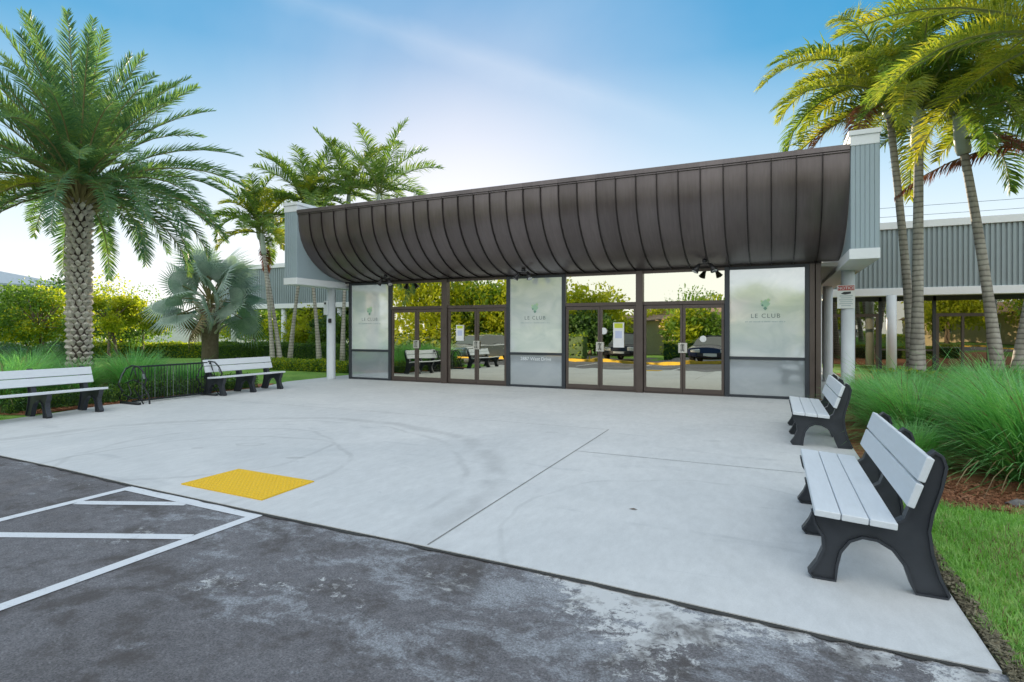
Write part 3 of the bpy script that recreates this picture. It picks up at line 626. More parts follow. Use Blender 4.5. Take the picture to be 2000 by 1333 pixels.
# ------------------------------------------------------------------ benches
def bench():
    root = empty('park_bench', (0, 0, 0), 'bench', 'bench', 'slatted benches round the plaza')
    # local: y = depth (0 front, + back), x = along
    def rect(cx, cz, wd, th, ang):
        c, s_ = math.cos(ang), math.sin(ang)
        return [(cx+u*c-v*s_, cz+u*s_+v*c) for u, v in ((-wd/2, -th/2), (wd/2, -th/2), (wd/2, th/2), (-wd/2, th/2))]
    tl = R(-4)
    for k in range(3):
        mb = MB(); d = .07+.143*k; mb.prism(rect(d, .438-math.tan(R(4))*d, .138, .04, tl), 'x', -.96, .96); mb.build('seat_slat', 'slat', root, bevel=.006)
    for k in range(2):
        mb = MB(); t = .60+.152*k; mb.prism(rect(.458+(t-.45)*.33, t, .145, .04, R(71.5)), 'x', -.96, .96); mb.build('back_slat', 'slat', root, bevel=.006)
    prof2 = [(0, 0), (-.015, .03), (.03, .10), (.065, .19), (.06, .27), (.02, .335), (0, .40), (.1, .405), (.30, .39), (.42, .385), (.485, .43), (.565, .66), (.60, .77), (.605, .815), (.62, .83),
             (.65, .81), (.665, .76), (.645, .64), (.60, .48), (.585, .38), (.60, .25), (.635, .12), (.68, .02), (.68, 0), (.53, 0), (.52, .05), (.485, .16), (.42, .25), (.34, .295), (.26, .30), (.19, .265), (.14, .19), (.12, .1), (.115, 0)]
    for x in (-.83, 0, .83):
        mb = MB(); mb.prism(prof2, 'x', x-.018, x+.018)
        path = [(x, a, max(b, .012)) for a, b in prof2]; k = len(path)
        # rim: flat band following the outline
        c = Vector((0, .33, .35)); vs = []
        for i, p in enumerate(path):
            a = Vector(path[i-1]); b = Vector(path[(i+1) % k]); t = (b-a).normalized(); nrm = Vector((0, t.z, -t.y))
            for dxx, e in ((-.038, 0), (-.038, -.016), (.038, -.016), (.038, 0)):
                q = Vector(p)-nrm*e*(-1); vs.append((x+dxx, q.y, max(q.z, 0)))
        mb.add(vs, [((i*4+j), (i*4+(j+1) % 4), (((i+1) % k)*4+(j+1) % 4), (((i+1) % k)*4+j)) for i in range(k) for j in range(4)])
        mb.build('support', 'bench_black', root)
    return root
b0 = bench()
# local +y = back. right-hand benches face -x, so back = +x -> rotate -90deg
benches = [((12.235, -9.0, 0), -PI/2, 'nearest white slatted bench on dark supports, on the right by the lawn'),
           ((12.245, -4.55, 0), -PI/2, 'white slatted bench on the right between the column and the nearest bench'),
           ((.62, -8.35, 0), PI/2, 'white slatted bench at the left edge in front of the big date palm'),
           ((.50, -3.98, 0), PI/2, 'white slatted bench on the left beyond the iron rail')]
for i, (loc, rz, lb) in enumerate(benches):
    o = b0 if i == 0 else copy_tree(b0)
    o.location = loc; o.rotation_euler = (0, 0, rz); o['label'] = lb
# iron rail between the left benches
o = empty('iron_rail', (-.05, -5.7, 0), 'low black iron rail with curved lattice ends standing between the left benches', 'railing')
mb = MB(); mb.tube([(-.05, -6.5, .76), (-.05, -4.85, .76)], .018, 8); mb.build('top_rail', 'iron', o)
mb = MB(); mb.box(-.08, -6.55, .03, -.02, -4.8, .065); mb.build('bottom_rail', 'iron', o)
for k in range(24):
    y = -6.42+k*.068; mb = MB(); mb.tube([(-.05, y, .06), (-.05, y, .75)], .0075, 6); mb.build('bar', 'iron_worn' if k in (1, 5, 9, 11, 16) else 'iron', o)
def endf(y, worn):
    P = [(-.27, 0), (-.30, .12), (-.24, .26), (-.33, .40), (-.27, .56), (-.17, .72), (-.04, .79), (.1, .77), (.2, .66), (.27, .5), (.2, .36), (.30, .2), (.33, .06), (.33, 0)]
    mb = MB(); mb.tube([(x, y+x*.35, z) for x, z in P], .018, 7)
    mb.tube([(-.20, y-.05, .0), (-.08, y, .22), (-.2, y, .40), (-.1, y, .6), (-.02, y, .76)], .013, 6)
    mb.tube([(.24, y+.05, .0), (.02, y, .3), (.14, y, .48), (.06, y, .62), (.0, y, .76)], .013, 6)
    mb.tube([(-.25, y-.06, .18), (0, y, .10), (.27, y+.07, .2)], .013, 6); mb.tube([(-.22, y-.05, .42), (0, y, .5), (.22, y+.06, .4)], .012, 6)
    mb.box(-.3, y-.10, .0, .3, y-.04, .05)
    f = mb.build('end_frame', 'iron', o, smooth=True)
    mb = MB(); mb.tube([(-.29, y-.12, .44), (-.235, y-.1, .60), (-.14, y-.07, .75)], .011, 6); mb.tube([(.215, y+.06, .62), (.25, y+.06, .52)], .021, 6); mb.build('bare_metal_strip', 'iron_worn', f)
endf(-6.55, 1); endf(-4.80, 0)

mb = MB(); mb.add([(10.88, -9.01, .003), (10.92, -9.0, .012), (10.96, -9.015, .008), (10.92, -9.02, .004)], [(0, 1, 2, 3)]); tag(mb.build('fallen_leaf', 'bark', loc=(10.9, -9, 0)), 'small dry brown leaf lying alone on the concrete plaza', 'leaf')
# ------------------------------------------------------------------ vegetation
def nrm(a): return a/np.maximum(np.linalg.norm(a, axis=-1, keepdims=True), 1e-9)
class FM:      # many small faces collected as arrays of quads
    def __init__(s): s.q = []; s.mi = []
    def quads(s, a, b, c, d, mi=0):
        s.q.append(np.stack([a, b, c, d], 1)); s.mi.append(np.full(len(a), mi))
    def build(s, name, mats, parent=None, kind=None):
        q = np.concatenate(s.q).astype(np.float32); n = len(q); off = np.array(parent_loc(parent)) if parent else np.zeros(3)
        me = bpy.data.meshes.new(name); me.vertices.add(n*4); me.vertices.foreach_set('co', (q-off).reshape(-1))
        me.loops.add(n*4); me.loops.foreach_set('vertex_index', np.arange(n*4)); me.polygons.add(n); me.polygons.foreach_set('loop_start', np.arange(0, n*4, 4))
        for m in (mats if isinstance(mats, (list, tuple)) else [mats]): me.materials.append(M[m])
        me.polygons.foreach_set('material_index', np.concatenate(s.mi)); me.update(); me.validate()
        o = bpy.data.objects.new(name, me); C.objects.link(o)
        if parent: o.parent = parent
        if kind: o['kind'] = kind
        return o
def frond(fm, rb, base, az, el0, length, curve, nl, ll, lw, vang=.5, fwd=.55, droop=.5, mi=0, start=.12, power=1.35, rr=.022, twist=0, jit=.12):
    k = 14; s = np.linspace(0, 1, k); el = el0-curve*s**power
    d = np.stack([np.cos(el)*math.cos(az), np.cos(el)*math.sin(az), np.sin(el)], 1)
    pts = np.vstack([np.zeros(3), np.cumsum((d[:-1]+d[1:])/2*length/(k-1), 0)])+np.array(base)
    if rb is not None: rb.tube([tuple(p) for p in pts[::2]]+[tuple(pts[-1])], [rr*(1-.85*t) for t in s[::2]]+[rr*.1], 4, cap=False)
    t = np.linspace(start, 1, nl); idx = t*(k-1); i0 = np.minimum(idx.astype(int), k-2); f = (idx-i0)[:, None]
    P = pts[i0]*(1-f)+pts[i0+1]*f; T = nrm(d[i0]*(1-f)+d[i0+1]*f)
    S = np.array([-math.sin(az), math.cos(az), 0])[None].repeat(nl, 0); U = nrm(np.cross(T, S)*-1); U = np.where(U[:, 2:3] < 0, U, U)
    U = nrm(np.cross(S, T))*-1
    U[:] = np.where((U[:, 2:3] < -.2), -U, U)
    if twist: S, U = S*math.cos(twist)+U*math.sin(twist), U*math.cos(twist)-S*math.sin(twist)
    pf = np.sin(np.clip((t-start)/(1-start), 0, 1)*2.55+.42)**.7*.95+.05
    for sd_ in (-1, 1):
        j = rng.normal(0, jit, (nl, 3)); fw = fwd+.5*t[:, None]**2
        va = vang+rng.normal(0, .18, (nl, 1))
        D = nrm(T*fw+S*sd_*np.cos(va)+U*np.sin(va)+j); l = (ll*pf*rng.uniform(.85, 1.12, nl))[:, None]
        W = nrm(np.cross(D, np.cross(T, D)+1e-6)+rng.normal(0, .25, (nl, 3)))*(lw/2)
        m = P+D*l*.5; e = D+np.array([0, 0, -1])*droop*(.5+rng.uniform(0, .6, (nl, 1))); e = nrm(e); tip = m+e*l*.52
        fm.quads(P-W*.6, P+W*.6, m+W, m-W, mi); fm.quads(m-W, m+W, tip+W*.12, tip-W*.12, mi)
def leaves(fm, P, size, mi=0, outward=None, asp=.5):
    n = len(P); d = nrm(rng.normal(0, 1, (n, 3))+(outward*.8 if outward is not None else 0)); u = nrm(np.cross(d, rng.normal(0, 1, (n, 3))))
    l = (size*rng.uniform(.6, 1.3, n))[:, None]
    fm.quads(P, P+d*l*.5+u*l*asp/2, P+d*l, P+d*l*.5-u*l*asp/2, mi)
def blob(n, c, r, hollow=.55):
    v = nrm(rng.normal(0, 1, (n, 3))); rad = (hollow+(1-hollow)*rng.random((n, 1))**.6)
    return np.array(c)+v*rad*np.array(r), v
def arecaceae(name, loc, top, r, label, group, crown, tl=1.1, mats=('frond_fox', 'frond_yel'), shaft=True, lean_pts=None):
    x, y = loc; o = empty(name, (x, y, 0), label, 'palm tree', group)
    tx, ty, tz = top; k = 10
    path = []
    for i in range(k+1):
        t = i/k; b = t**1.5 if lean_pts is None else t**lean_pts
        path.append((x+(tx-x)*(.35*t+.65*b), y+(ty-y)*(.35*t+.65*b), -.1+(tz+.1)*t))
    rad = [r*(1.35-.5*min(1, t*3/k)-.25*t/k) for t in range(k+1)]
    mb = MB(); mb.tube(path, rad, 14); mb.build('trunk', 'palm_trunk', o, smooth=True)
    base = Vector(path[-1]); d = (Vector(path[-1])-Vector(path[-2])).normalized()
    if shaft:
        mb = MB(); mb.tube([base-d*.02, base+d*.1, base+d*.3, base+d*.75, base+d*1.0], [r*.9, r*1.12, r*1.08, r*.72, r*.45], 14); mb.build('crownshaft', 'crownshaft', o, smooth=True)
        base = base+d*.85
    fm = FM(); rb = MB()
    crown(fm, rb, base)
    cr = fm.build('crown', list(mats), o); rb.build('frond_stems', 'rachis', cr)
    return o

# big date palm ------------------------------------------------------
o = empty('date_palm', (-3.64, -5.66, 0), 'big date palm with a diamond patterned trunk behind the left bench', 'palm tree')
mb = MB(); mb.tube([(-3.64, -5.66, -.1), (-3.62, -5.66, 1.5), (-3.66, -5.66, 3.2), (-3.66, -5.66, 4.75)], [.215, .185, .19, .21], 18); tr = mb.build('trunk', 'boot_core', o, smooth=True)
mb = MB(); rb_ = random.Random(5)
for ring in range(34):
    z = .02+ring*.140; rr = .215-.02*math.sin(min(1, z/1.6)*PI/1)+(.02 if z > 4 else 0); n = 9
    for j in range(n):
        a = 2*PI*(j+.5*(ring % 2))/n+ring*.035+rb_.uniform(-.04, .04); w_ = .072*rb_.uniform(.8, 1.1); h = .15*rb_.uniform(.85, 1.2); out_ = .082*rb_.uniform(.7, 1.3)
        ca, sa = math.cos(a), math.sin(a); cx = -3.64+ca*rr; cy = -5.66+sa*rr
        def q(r_, s_, z_): return (cx+ca*r_-sa*s_, cy+sa*r_+ca*s_, z+z_)
        vs = [q(-.03, -w_*.35, -h*.1), q(-.03, w_*.35, -h*.1), q(-.03, w_, h*.62), q(-.03, -w_, h*.62), q(.012, -w_*.2, 0), q(.012, w_*.2, 0), q(out_, w_*.8, h*.62), q(out_, -w_*.8, h*.62), q(out_*.75, 0, h*1.0), q(-.03, 0, h*1.0)]
        mb.add(vs, [(4, 5, 6, 7), (0, 4, 7, 3), (1, 2, 6, 5), (0, 1, 5, 4), (7, 6, 8), (3, 7, 8, 9), (6, 2, 9, 8)])
mb.build('bark_scales', 'boot', tr)
fm = FM(); rb = MB(); c0 = Vector((-3.66, -5.66, 4.9))
ga = PI*(3-math.sqrt(5))
nf = 92
for i in range(nf):
    t = i/nf; az = i*ga+rng.normal(0, .1); el0 = R(88-92*t**.85+rng.normal(0, 4)); el0 = max(el0, R(-14))
    ln = (3.75 if t < .8 else 3.3)*rng.uniform(.9, 1.08); cur = R(20+74*t+rng.normal(0, 7))
    frond(fm, rb, (c0.x+.16*math.cos(az), c0.y+.16*math.sin(az), c0.z+.35*(1-t)), az, el0, ln, cur, 104, .46, .030, .40, .85, .12, 0 if t < .75 else (1 if rng.random() < .1 else 0), .13, 1.4, .028, twist=rng.normal(0, .25))
cr = fm.build('crown', ['frond_date', 'frond_yel'], o); rb.build('frond_stems', 'petiole', cr)
mb = MB()
for i in range(54):
    az = i*ga; e = R(10+50*rb_.random()); d = Vector((math.cos(az)*math.cos(e), math.sin(az)*math.cos(e), math.sin(e))); p = Vector((-3.65+.2*math.cos(az), -5.66+.2*math.sin(az), 4.5+.4*rb_.random()))
    mb.tube([p, p+d*.35, p+d*.75], [.05, .033, .022], 5)
mb.build('frond_bases', 'petiole', tr)

# silver fan palm ----------------------------------------------------
o = empty('silver_fan_palm', (-10.68, 3.2, 0), 'silvery blue fan palm with a stout shaggy trunk on the left lawn', 'palm tree')
mb = MB(); mb.tube([(-10.68, 3.2, -.1), (-10.66, 3.2, .8), (-10.68, 3.2, 1.6), (-10.68, 3.2, 2.5)], [.36, .33, .37, .42], 16); tr = mb.build('trunk', 'bark', o, smooth=True)
mb = MB()
for i in range(46):
    az = i*ga; z = 1.35+1.3*i/46; e = R(35+25*rb_.random()); d = Vector((math.cos(az)*math.cos(e), math.sin(az)*math.cos(e), math.sin(e))); p = Vector((-10.68+.3*math.cos(az), 3.2+.3*math.sin(az), z)); mb.tube([p, p+d*.3, p+d*rb_.uniform(.4, .6)], [.07, .045, .03], 5)
mb.build('leaf_bases', 'boot', tr)
fm = FM(); rb = MB()
nf = 32
for i in range(nf):
    t = i/nf; az = i*ga+rng.normal(0, .15); el = R(82-112*t+rng.normal(0, 7)); pl = 1.35*rng.uniform(.85, 1.15)
    d = Vector((math.cos(az)*math.cos(el), math.sin(az)*math.cos(el), math.sin(el))); b = Vector((-10.68, 3.2, 2.55+.35*(1-t))); hub = b+d*pl+Vector((0, 0, -.12*t))
    rb.tube([b, b+d*pl*.5+Vector((0, 0, .05)), hub], [.045, .03, .02], 5)
    dn_ = nrm(np.array(d)+np.array([0, 0, -.35*t])); side = nrm(np.cross(dn_, [0, 0, 1])+rng.normal(0, .05, 3)); up = nrm(np.cross(side, dn_)); ro = rng.normal(0, .75); side, up = side*math.cos(ro)+up*math.sin(ro), up*math.cos(ro)-side*math.sin(ro); rad = 1.3*rng.uniform(.85, 1.1)
    ns = 38; ang = np.linspace(-2.3, 2.3, ns+1); h = np.array(hub)
    mi = 1 if (t > .93) else 0
    for j in range(ns):
        a0, a1 = ang[j], ang[j+1]; am = (a0+a1)/2
        def dirv(a, u_): v = dn_*math.cos(a)+side*math.sin(a); return v+up*u_
        fold = .07; r1 = rad*.55; r2 = rad*rng.uniform(.86, 1.08)*(1-.12*abs(am)/2.3)
        curl = -.10-.22*abs(math.sin(am))
        A = h+dirv(a0, curl*.3)*r1; Bp = h+dirv(a1, curl*.3)*r1; Mi = h+(dirv(am, curl*.3)+up*fold)*r1*1.0
        tip = h+dirv(am, curl)*r2+np.array([0, 0, -.06*rng.random()])
        fm.quads(np.array([h]), np.array([A]), np.array([Mi]), np.array([h]), mi); fm.quads(np.array([h]), np.array([Mi]), np.array([Bp]), np.array([h]), mi)
        w_ = (Bp-A)*.42; fm.quads(np.array([Mi-w_]), np.array([Mi+w_]), np.array([tip+w_*.08]), np.array([tip-w_*.08]), mi)
cr = fm.build('crown', ['bism', 'grass_dry'], o); rb.build('leaf_stems', 'petiole', cr)

# feather palms ------------------------------------------------------
def fox_crown(n, ln, ll, spread=(72, -5), curve=(60, 95), lw=.034, dead=0, vang=.5, yel=.35, nl=60, only=None, droop=.55):
    def f(fm, rb, b):
        a0 = rng.uniform(0, 6.28)
        for i in range(n):
            t = i/max(1, n-1); az = a0+i*ga if only is None else only[i % len(only)]+rng.normal(0, .12)
            el = R(spread[0]+(spread[1]-spread[0])*t+rng.normal(0, 5)); cu = R(curve[0]+(curve[1]-curve[0])*t+rng.normal(0, 8))
            frond(fm, rb, tuple(b), az, el, ln*rng.uniform(.88, 1.1), cu, nl, ll, lw, vang, .5, droop, 1 if rng.random() < yel else 0, .14, 1.25, .03, twist=rng.normal(0, .2))
        for i in range(dead):
            frond(fm, rb, (b[0], b[1], b[2]-.5), rng.uniform(0, 6.28), R(-5), ln*.8, R(80), nl, ll*.8, lw*.8, .3, .5, 1.0, 2, .14, 1.2, .03)
    return f
G1 = 'feather palms in the right hand grass bed'
def red_frond(*a, **k):
    f0 = fox_crown(*a, **k)
    def f(fm, rb, b):
        f0(fm, rb, b); frond(fm, rb, (b[0]-.1, b[1], b[2]-.75), PI+R(-8), R(8), 3.3, R(52), 84, .42, .035, -.5, .5, .9, 2, .1, 1.2, .03)
    return f
def aim(x, y, tx, ty): return math.atan2(ty-y, tx-x)
arecaceae('feather_palm', (15.18, 3.0), (14.62, 2.75, 6.8), .125, 'slim feather palm nearest the end of the canopy, leaning left, on the right', G1, fox_crown(20, 3.3, .62, dead=2, nl=120, spread=(66, 14), curve=(70, 100), droop=.9, yel=.5), mats=('frond_fox', 'frond_yel', 'frond_dead'))
arecaceae('feather_palm', (15.02, 1.9), (15.06, 1.95, 5.75), .15, 'straight ringed feather palm with a swollen green crownshaft on the right', G1, fox_crown(19, 3.2, .62, yel=.5, nl=120, spread=(74, 14), curve=(70, 98), droop=.8), mats=('frond_fox', 'frond_yel', 'frond_dead'))
arecaceae('feather_palm', (16.75, 2.7), (16.0, 2.35, 5.6), .14, 'feather palm leaning left in front of the mirrored wing glass', G1, fox_crown(15, 2.9, .6, dead=2, nl=110, spread=(72, 12), curve=(60, 90), yel=.5), mats=('frond_green', 'frond_fox', 'frond_dead'))
arecaceae('feather_palm', (17.0, 2.55), (17.75, 2.4, 5.6), .15, 'feather palm at the right edge leaning right out of its grass bed', G1, red_frond(14, 3.0, .6, nl=108, spread=(72, 12), curve=(60, 90), yel=.5), mats=('frond_green', 'frond_yel', 'frond_dead'))
arecaceae('feather_palm', (16.9, -2.1), (16.35, -2.05, 5.35), .15, 'closest feather palm whose yellow green fronds hang in from the top right corner', G1,
          fox_crown(22, 3.5, .55, spread=(70, 5), curve=(50, 80), yel=.6, nl=130, lw=.026), mats=('frond_fox', 'frond_yel', 'frond_dead'))
G2 = 'slender palms beside and behind the canopy on the left'
sl_ = [((-6.50, 2.9), (-6.85, 2.76, 4.6), 'slender palm with paired pale trunk left of the canopy end, leaning left', 13, 2.1, .45),
       ((-6.35, 3.15), (-7.35, 3.0, 5.3), 'taller slender palm sharing the pale trunk cluster left of the canopy end', 13, 2.2, .5),
       ((-6.75, 4.0), (-6.0, 4.3, 6.1), 'slender palm leaning right below the left end of the canopy', 14, 2.8, .6),
       ((-5.5, 4.45), (-6.2, 4.4, 6.0), 'slender palm crossing behind the left column, leaning left', 13, 2.6, .6),
       ((-4.75, 5.0), (-5.3, 6.0, 7.0), 'slender palm trunk beside the left column with its crown above the canopy', 13, 2.7, .6),
       ((-4.2, 5.2), (-3.9, 6.2, 6.7), 'tallest palm crown showing above the left half of the canopy roof', 17, 3.2, .7)]
for k, (b, t, lb, n, ln, ll) in enumerate(sl_):
    arecaceae('slender_palm', b, t, .095, lb, G2, fox_crown(n, ln, ll, spread=(80, 5), curve=(35, 85), yel=.1 if k > 1 else .35, nl=62, lw=.045, dead=1 if k == 0 else 0), mats=('frond_green', 'frond_yel', 'frond_dead'))

# broadleaf trees ----------------------------------------------------
def tree(x, y, h, w, mats, label, group=None, leaf=.16, n=5000, name='leafy_tree', trunk=.10, base=.9, stems=1, zs=.6, cat='tree'):
    o = empty(name, (x, y, 0), label, cat, group)
    fm = FM(); mb = MB(); cl = []
    nc = max(6, int(w*3.2))
    for i in range(nc):
        a = rng.uniform(0, 6.28); rr = w*.5*math.sqrt(rng.random())*.78; z = base+(h-base)*(.2+.62*rng.random())*(1-.25*(rr/(w*.5)))
        r = w*rng.uniform(.15, .25); cl.append(((x+rr*math.cos(a), y+rr*math.sin(a), z), (r, r, r*zs*1.15)))
    for i in range(nc):
        a = rng.uniform(0, 6.28); rr = w*.5*math.sqrt(rng.random())*.95; z = base+(h-base)*rng.uniform(.12, .9)*(1-.35*(rr/(w*.5))**2)
        r = w*rng.uniform(.06, .13); cl.append(((x+rr*math.cos(a), y+rr*math.sin(a), z), (r, r, r*.8)))
    P, v = blob(int(n*.22), (x, y, (base+h)/2), (w*.5, w*.5, (h-base)*.5), .2); leaves(fm, P, leaf*.9, 0, v, .55)
    vt = sum(r[0]**2 for c, r in cl)
    for i, (c, r) in enumerate(cl):
        P, v = blob(max(20, int(n*r[0]**2/vt)), c, r, .3); leaves(fm, P, leaf, 1 if (rng.random() < .45) else 0, v, .55)
    for s in range(stems):
        a = rng.uniform(0, 6.28); bx, by = x+.25*s*math.cos(a), y+.25*s*math.sin(a); zt = base+(h-base)*.35
        mb.tube([(bx, by, -.1), (bx+.05*math.cos(a), by+.05*math.sin(a), base*.5), (x+.1*math.cos(a), y, zt)], [trunk*1.25, trunk, trunk*.75], 8)
        for (c, r) in cl[s::max(1, stems)][:7]:
            m_ = ((x+c[0])/2+rng.normal(0, .06), (y+c[1])/2, (zt+c[2])/2-.1*w*.2); mb.tube([(x+.1*math.cos(a), y, zt-.1), m_, c], [trunk*.6, trunk*.4, trunk*.12], 6)
    mb.build('trunk', 'bark', o, smooth=True); fm.build('crown', list(mats), o); return o
YL = ('leaf', 'leaf_yel'); DK = ('leaf_dark', 'leaf'); YY = ('leaf_yel', 'leaf_yel')
G3 = 'leafy garden trees beyond the left lawn'
for (x, y, h, w_, mt, lb, lf, n, st) in (
    (-18.77, .55, 4.0, 3.8, YL, 'broad yellow topped leafy tree left of the date palm trunk', .15, 9000, 3),
    (-19.5, -2.2, 3.2, 3.2, YL, 'low leafy tree at the left edge of the view', .15, 6000, 2),
    (-16.8, 2.5, 4.3, 2.5, YY, 'bright yellow green tree just right of the date palm trunk', .14, 7000, 2),
    (-17.6, 4.6, 3.9, 2.7, YL, 'small open tree with a thin pale trunk in front of the white house', .13, 5000, 1),
    (-22.5, 1.6, 3.6, 3.6, DK, 'dark leafy tree behind the yellow topped tree at far left', .17, 5000, 2),
    (-21.8, 6.0, 3.7, 3.2, DK, 'dark tree standing behind the small open tree', .17, 4500, 1),
    (-10.7, 8.8, 2.9, 2.6, YY, 'yellow bush between the leaning palm trunks on the left', .15, 4500, 3),
    (-8.3, 8.2, 2.6, 2.4, DK, 'dark round shrub behind the left column', .15, 4000, 2),
    (-26, 18.5, 3.6, 6, YL, 'pale green tree row seen behind the silver fan palm', .25, 5000, 2),
    (-20, 21, 3.4, 6, YL, 'distant green tree right of the silver fan palm', .25, 5000, 2),
    (-14.5, 13.5, 3.0, 3.6, YY, 'yellow shrub under the left wing roof', .18, 4000, 2),
    (-31, 8, 5.2, 6, DK, 'distant dark tree left of the white house', .25, 5000, 2),
    (-34, -2, 5.0, 7, DK, 'distant dark tree at the far left edge', .28, 5000, 2),
    (-10.5, 15, 3.2, 4, YL, 'distant green shrub seen under the left wing', .2, 4000, 2)):
    tree(x, y, h, w_, mt, lb, G3, lf, n, stems=st, base=.55 if h < 4.2 else .8, trunk=.07)
# hedges
def hedge(a, b, z0, z1, th, mats, label, n, leaf=.09, name='hedge'):
    ax, ay = a; bx, by = b; ln = math.hypot(bx-ax, by-ay); c_, s_ = (bx-ax)/ln, (by-ay)/ln
    o = empty(name, ((ax+bx)/2, (ay+by)/2, 0), label, 'hedge')
    mb = MB(); g_ = .09
    def P3(u, v, z): return (ax+c_*u-s_*v, ay+s_*u+c_*v, z)
    vs = [P3(u, v, z) for z in (z0-.05, z1-g_) for (u, v) in ((g_, -th/2+g_), (ln-g_, -th/2+g_), (ln-g_, th/2-g_), (g_, th/2-g_))]
    mb.add(vs, [(3, 2, 1, 0), (4, 5, 6, 7), (0, 1, 5, 4), (1, 2, 6, 5), (2, 3, 7, 6), (3, 0, 4, 7)]); mb.build('hedge_core', 'leaf_dark', o)
    u = rng.uniform(0, ln, n); v = rng.uniform(-th/2, th/2, n); z = rng.uniform(z0, z1, n); k = rng.random(n)
    top = k < .4; z[top] = z1+rng.normal(0, .025, top.sum())+.03*np.sin(u[top]*3); fr = (k >= .4) & (k < .75); v[fr] = -th/2+rng.normal(0, .03, fr.sum()); bk = k >= .75; v[bk] = th/2+rng.normal(0, .03, bk.sum())
    P = np.stack([ax+c_*u-s_*v, ay+s_*u+c_*v, z], 1); fm = FM(); h_ = n//2; leaves(fm, P[:h_], leaf, 0, np.array([0, -.3, .5]), .6); leaves(fm, P[h_:], leaf, 1, np.array([0, -.3, .5]), .6)
    fm.build('foliage', list(mats), o); return o
hedge((-22.3, 4.4), (-15.1, 7.75), 0, .74, .9, YL, 'long clipped hedge with yellow tips in front of the white house', 9000, .10)
hedge((-13.9, 6.1), (-10.8, 6.6), 0, .8, .9, DK, 'dark clipped hedge right of the silver fan palm', 5000, .09)
hedge((-10.4, 6.6), (-4.6, 7.2), 0, .8, .9, DK, 'dark clipped hedge behind the leaning palm trunks', 7000, .09)
hedge((-15.0, 7.7), (-14.0, 6.2), 0, .72, .8, YY, 'short yellow hedge gap piece right behind the fan palm trunk', 2200, .1)
hedge((-5.9, 2.3), (-1.7, 2.2), 0, .34, .7, YL, 'low pale border planting left of the left column', 5000, .08)
hedge((-1.75, 3.6), (-1.25, 9), 0, .9, .9, DK, 'tall dark hedge right behind the left column', 5000, .09)
hedge((-.95, -8.4), (-.62, -3.1), 0, .30, .5, DK, 'low dark groundcover behind the left benches and rail', 7000, .055)
hedge((13.98, .9), (21, .7), 0, .58, .9, ('leaf', 'leaf_yel'), 'low variegated planting with yellow flecks behind the right grass bed', 8000, .07)
def dome(x, y, r, h, lb):
    o = empty('round_shrub', (x, y, 0), lb, 'shrub', 'clipped round shrubs'); mb = MB(); mb.lathe((x, y, -.02), [(r*.9, 0), (r*.92, h*.4), (r*.75, h*.75), (r*.35, h*.93), (.02, h*.96)], 18); mb.build('shrub_core', 'leaf_dark', o, smooth=True)
    P, v = blob(5000, (x, y, h*.35), (r, r, h*.66), .93); k = P[:, 2] > 0; fm = FM(); leaves(fm, P[k], .07, 0, v[k], .6); fm.build('foliage', ['leaf_dark'], o)
dome(-10.3, -4.4, 1.15, 1.08, 'clipped dark green dome shrub at the left edge'); dome(-9.0, -3.5, .95, 1.1, 'clipped dark green dome shrub just left of the date palm trunk')

# fountain grass -----------------------------------------------------
def clump(name, nb, h, spread, mats, label, group, seed):
    global rng
    rng = np.random.default_rng(seed); fm = FM()
    az = rng.uniform(0, 2*PI, nb); r0 = .22*np.sqrt(rng.random(nb)); el = R(90)-np.abs(rng.normal(0, spread, nb)); ln = h*rng.uniform(.6, 1.22, nb); ln[:24] *= 1.35; el[:24] = R(84)
    p = np.stack([r0*np.cos(az), r0*np.sin(az), np.zeros(nb)], 1); az2 = az+rng.normal(0, .5, nb); ks = 5
    cv = rng.uniform(.6, 1.5, nb); w = rng.uniform(.0055, .012, nb); face = az2+PI/2+rng.normal(0, .6, nb); W0 = np.stack([np.cos(face), np.sin(face), np.zeros(nb)], 1)
    mi = (rng.random(nb) < .06).astype(int)
    low = rng.random(nb) < .12; mi[low & (el < R(60))] = 1
    for k in range(ks):
        t0, t1 = k/ks, (k+1)/ks; e = el-cv*((t0+t1)/2)**1.5
        d = np.stack([np.cos(e)*np.cos(az2), np.cos(e)*np.sin(az2), np.sin(e)], 1); q = p+d*(ln/ks)[:, None]; q[:, 2] = np.maximum(q[:, 2], .01)
        wa = (w*(1-t0*.75))[:, None]*W0; wb = (w*(1-t1*.85))[:, None]*W0
        for m_ in (0, 1):
            s_ = mi == m_
            if s_.any(): fm.quads((p-wa)[s_], (p+wa)[s_], (q+wb)[s_], (q-wb)[s_], m_)
        p = q
    o = fm.build(name, list(mats)); tag(o, label, 'ornamental grass', group, 'thing'); return o
GR = 'fountain grass clumps in the right hand bed'; GL = 'fountain grass clumps behind the left benches'
k1 = clump('grass_clump', 2900, 1.0, .50, ('grass_clump', 'grass_dry'), '', GR, 11); k2 = clump('grass_clump', 2600, .95, .56, ('grass_clump', 'grass_dry'), '', GR, 12)
rights = [(14.45, -6.25, 1.14), (15.6, -6.4, 1.12), (13.75, -4.6, .95), (14.9, -4.9, 1.0), (13.62, -3.1, .9), (16.0, -5.0, 1), (14.9, -3.4, 1.0), (13.95, -1.6, .85), (15.3, -1.9, .95), (16.2, -3.3, 1.05), (16.8, -6.3, 1), (14.4, -.2, .8), (15.8, -.3, .9), (17.1, -.9, 1.0), (17.4, -4.6, 1), (18.3, -2.6, 1.05), (17.2, .9, .85), (18.9, .2, .9), (13.45, -6.1, .5)]
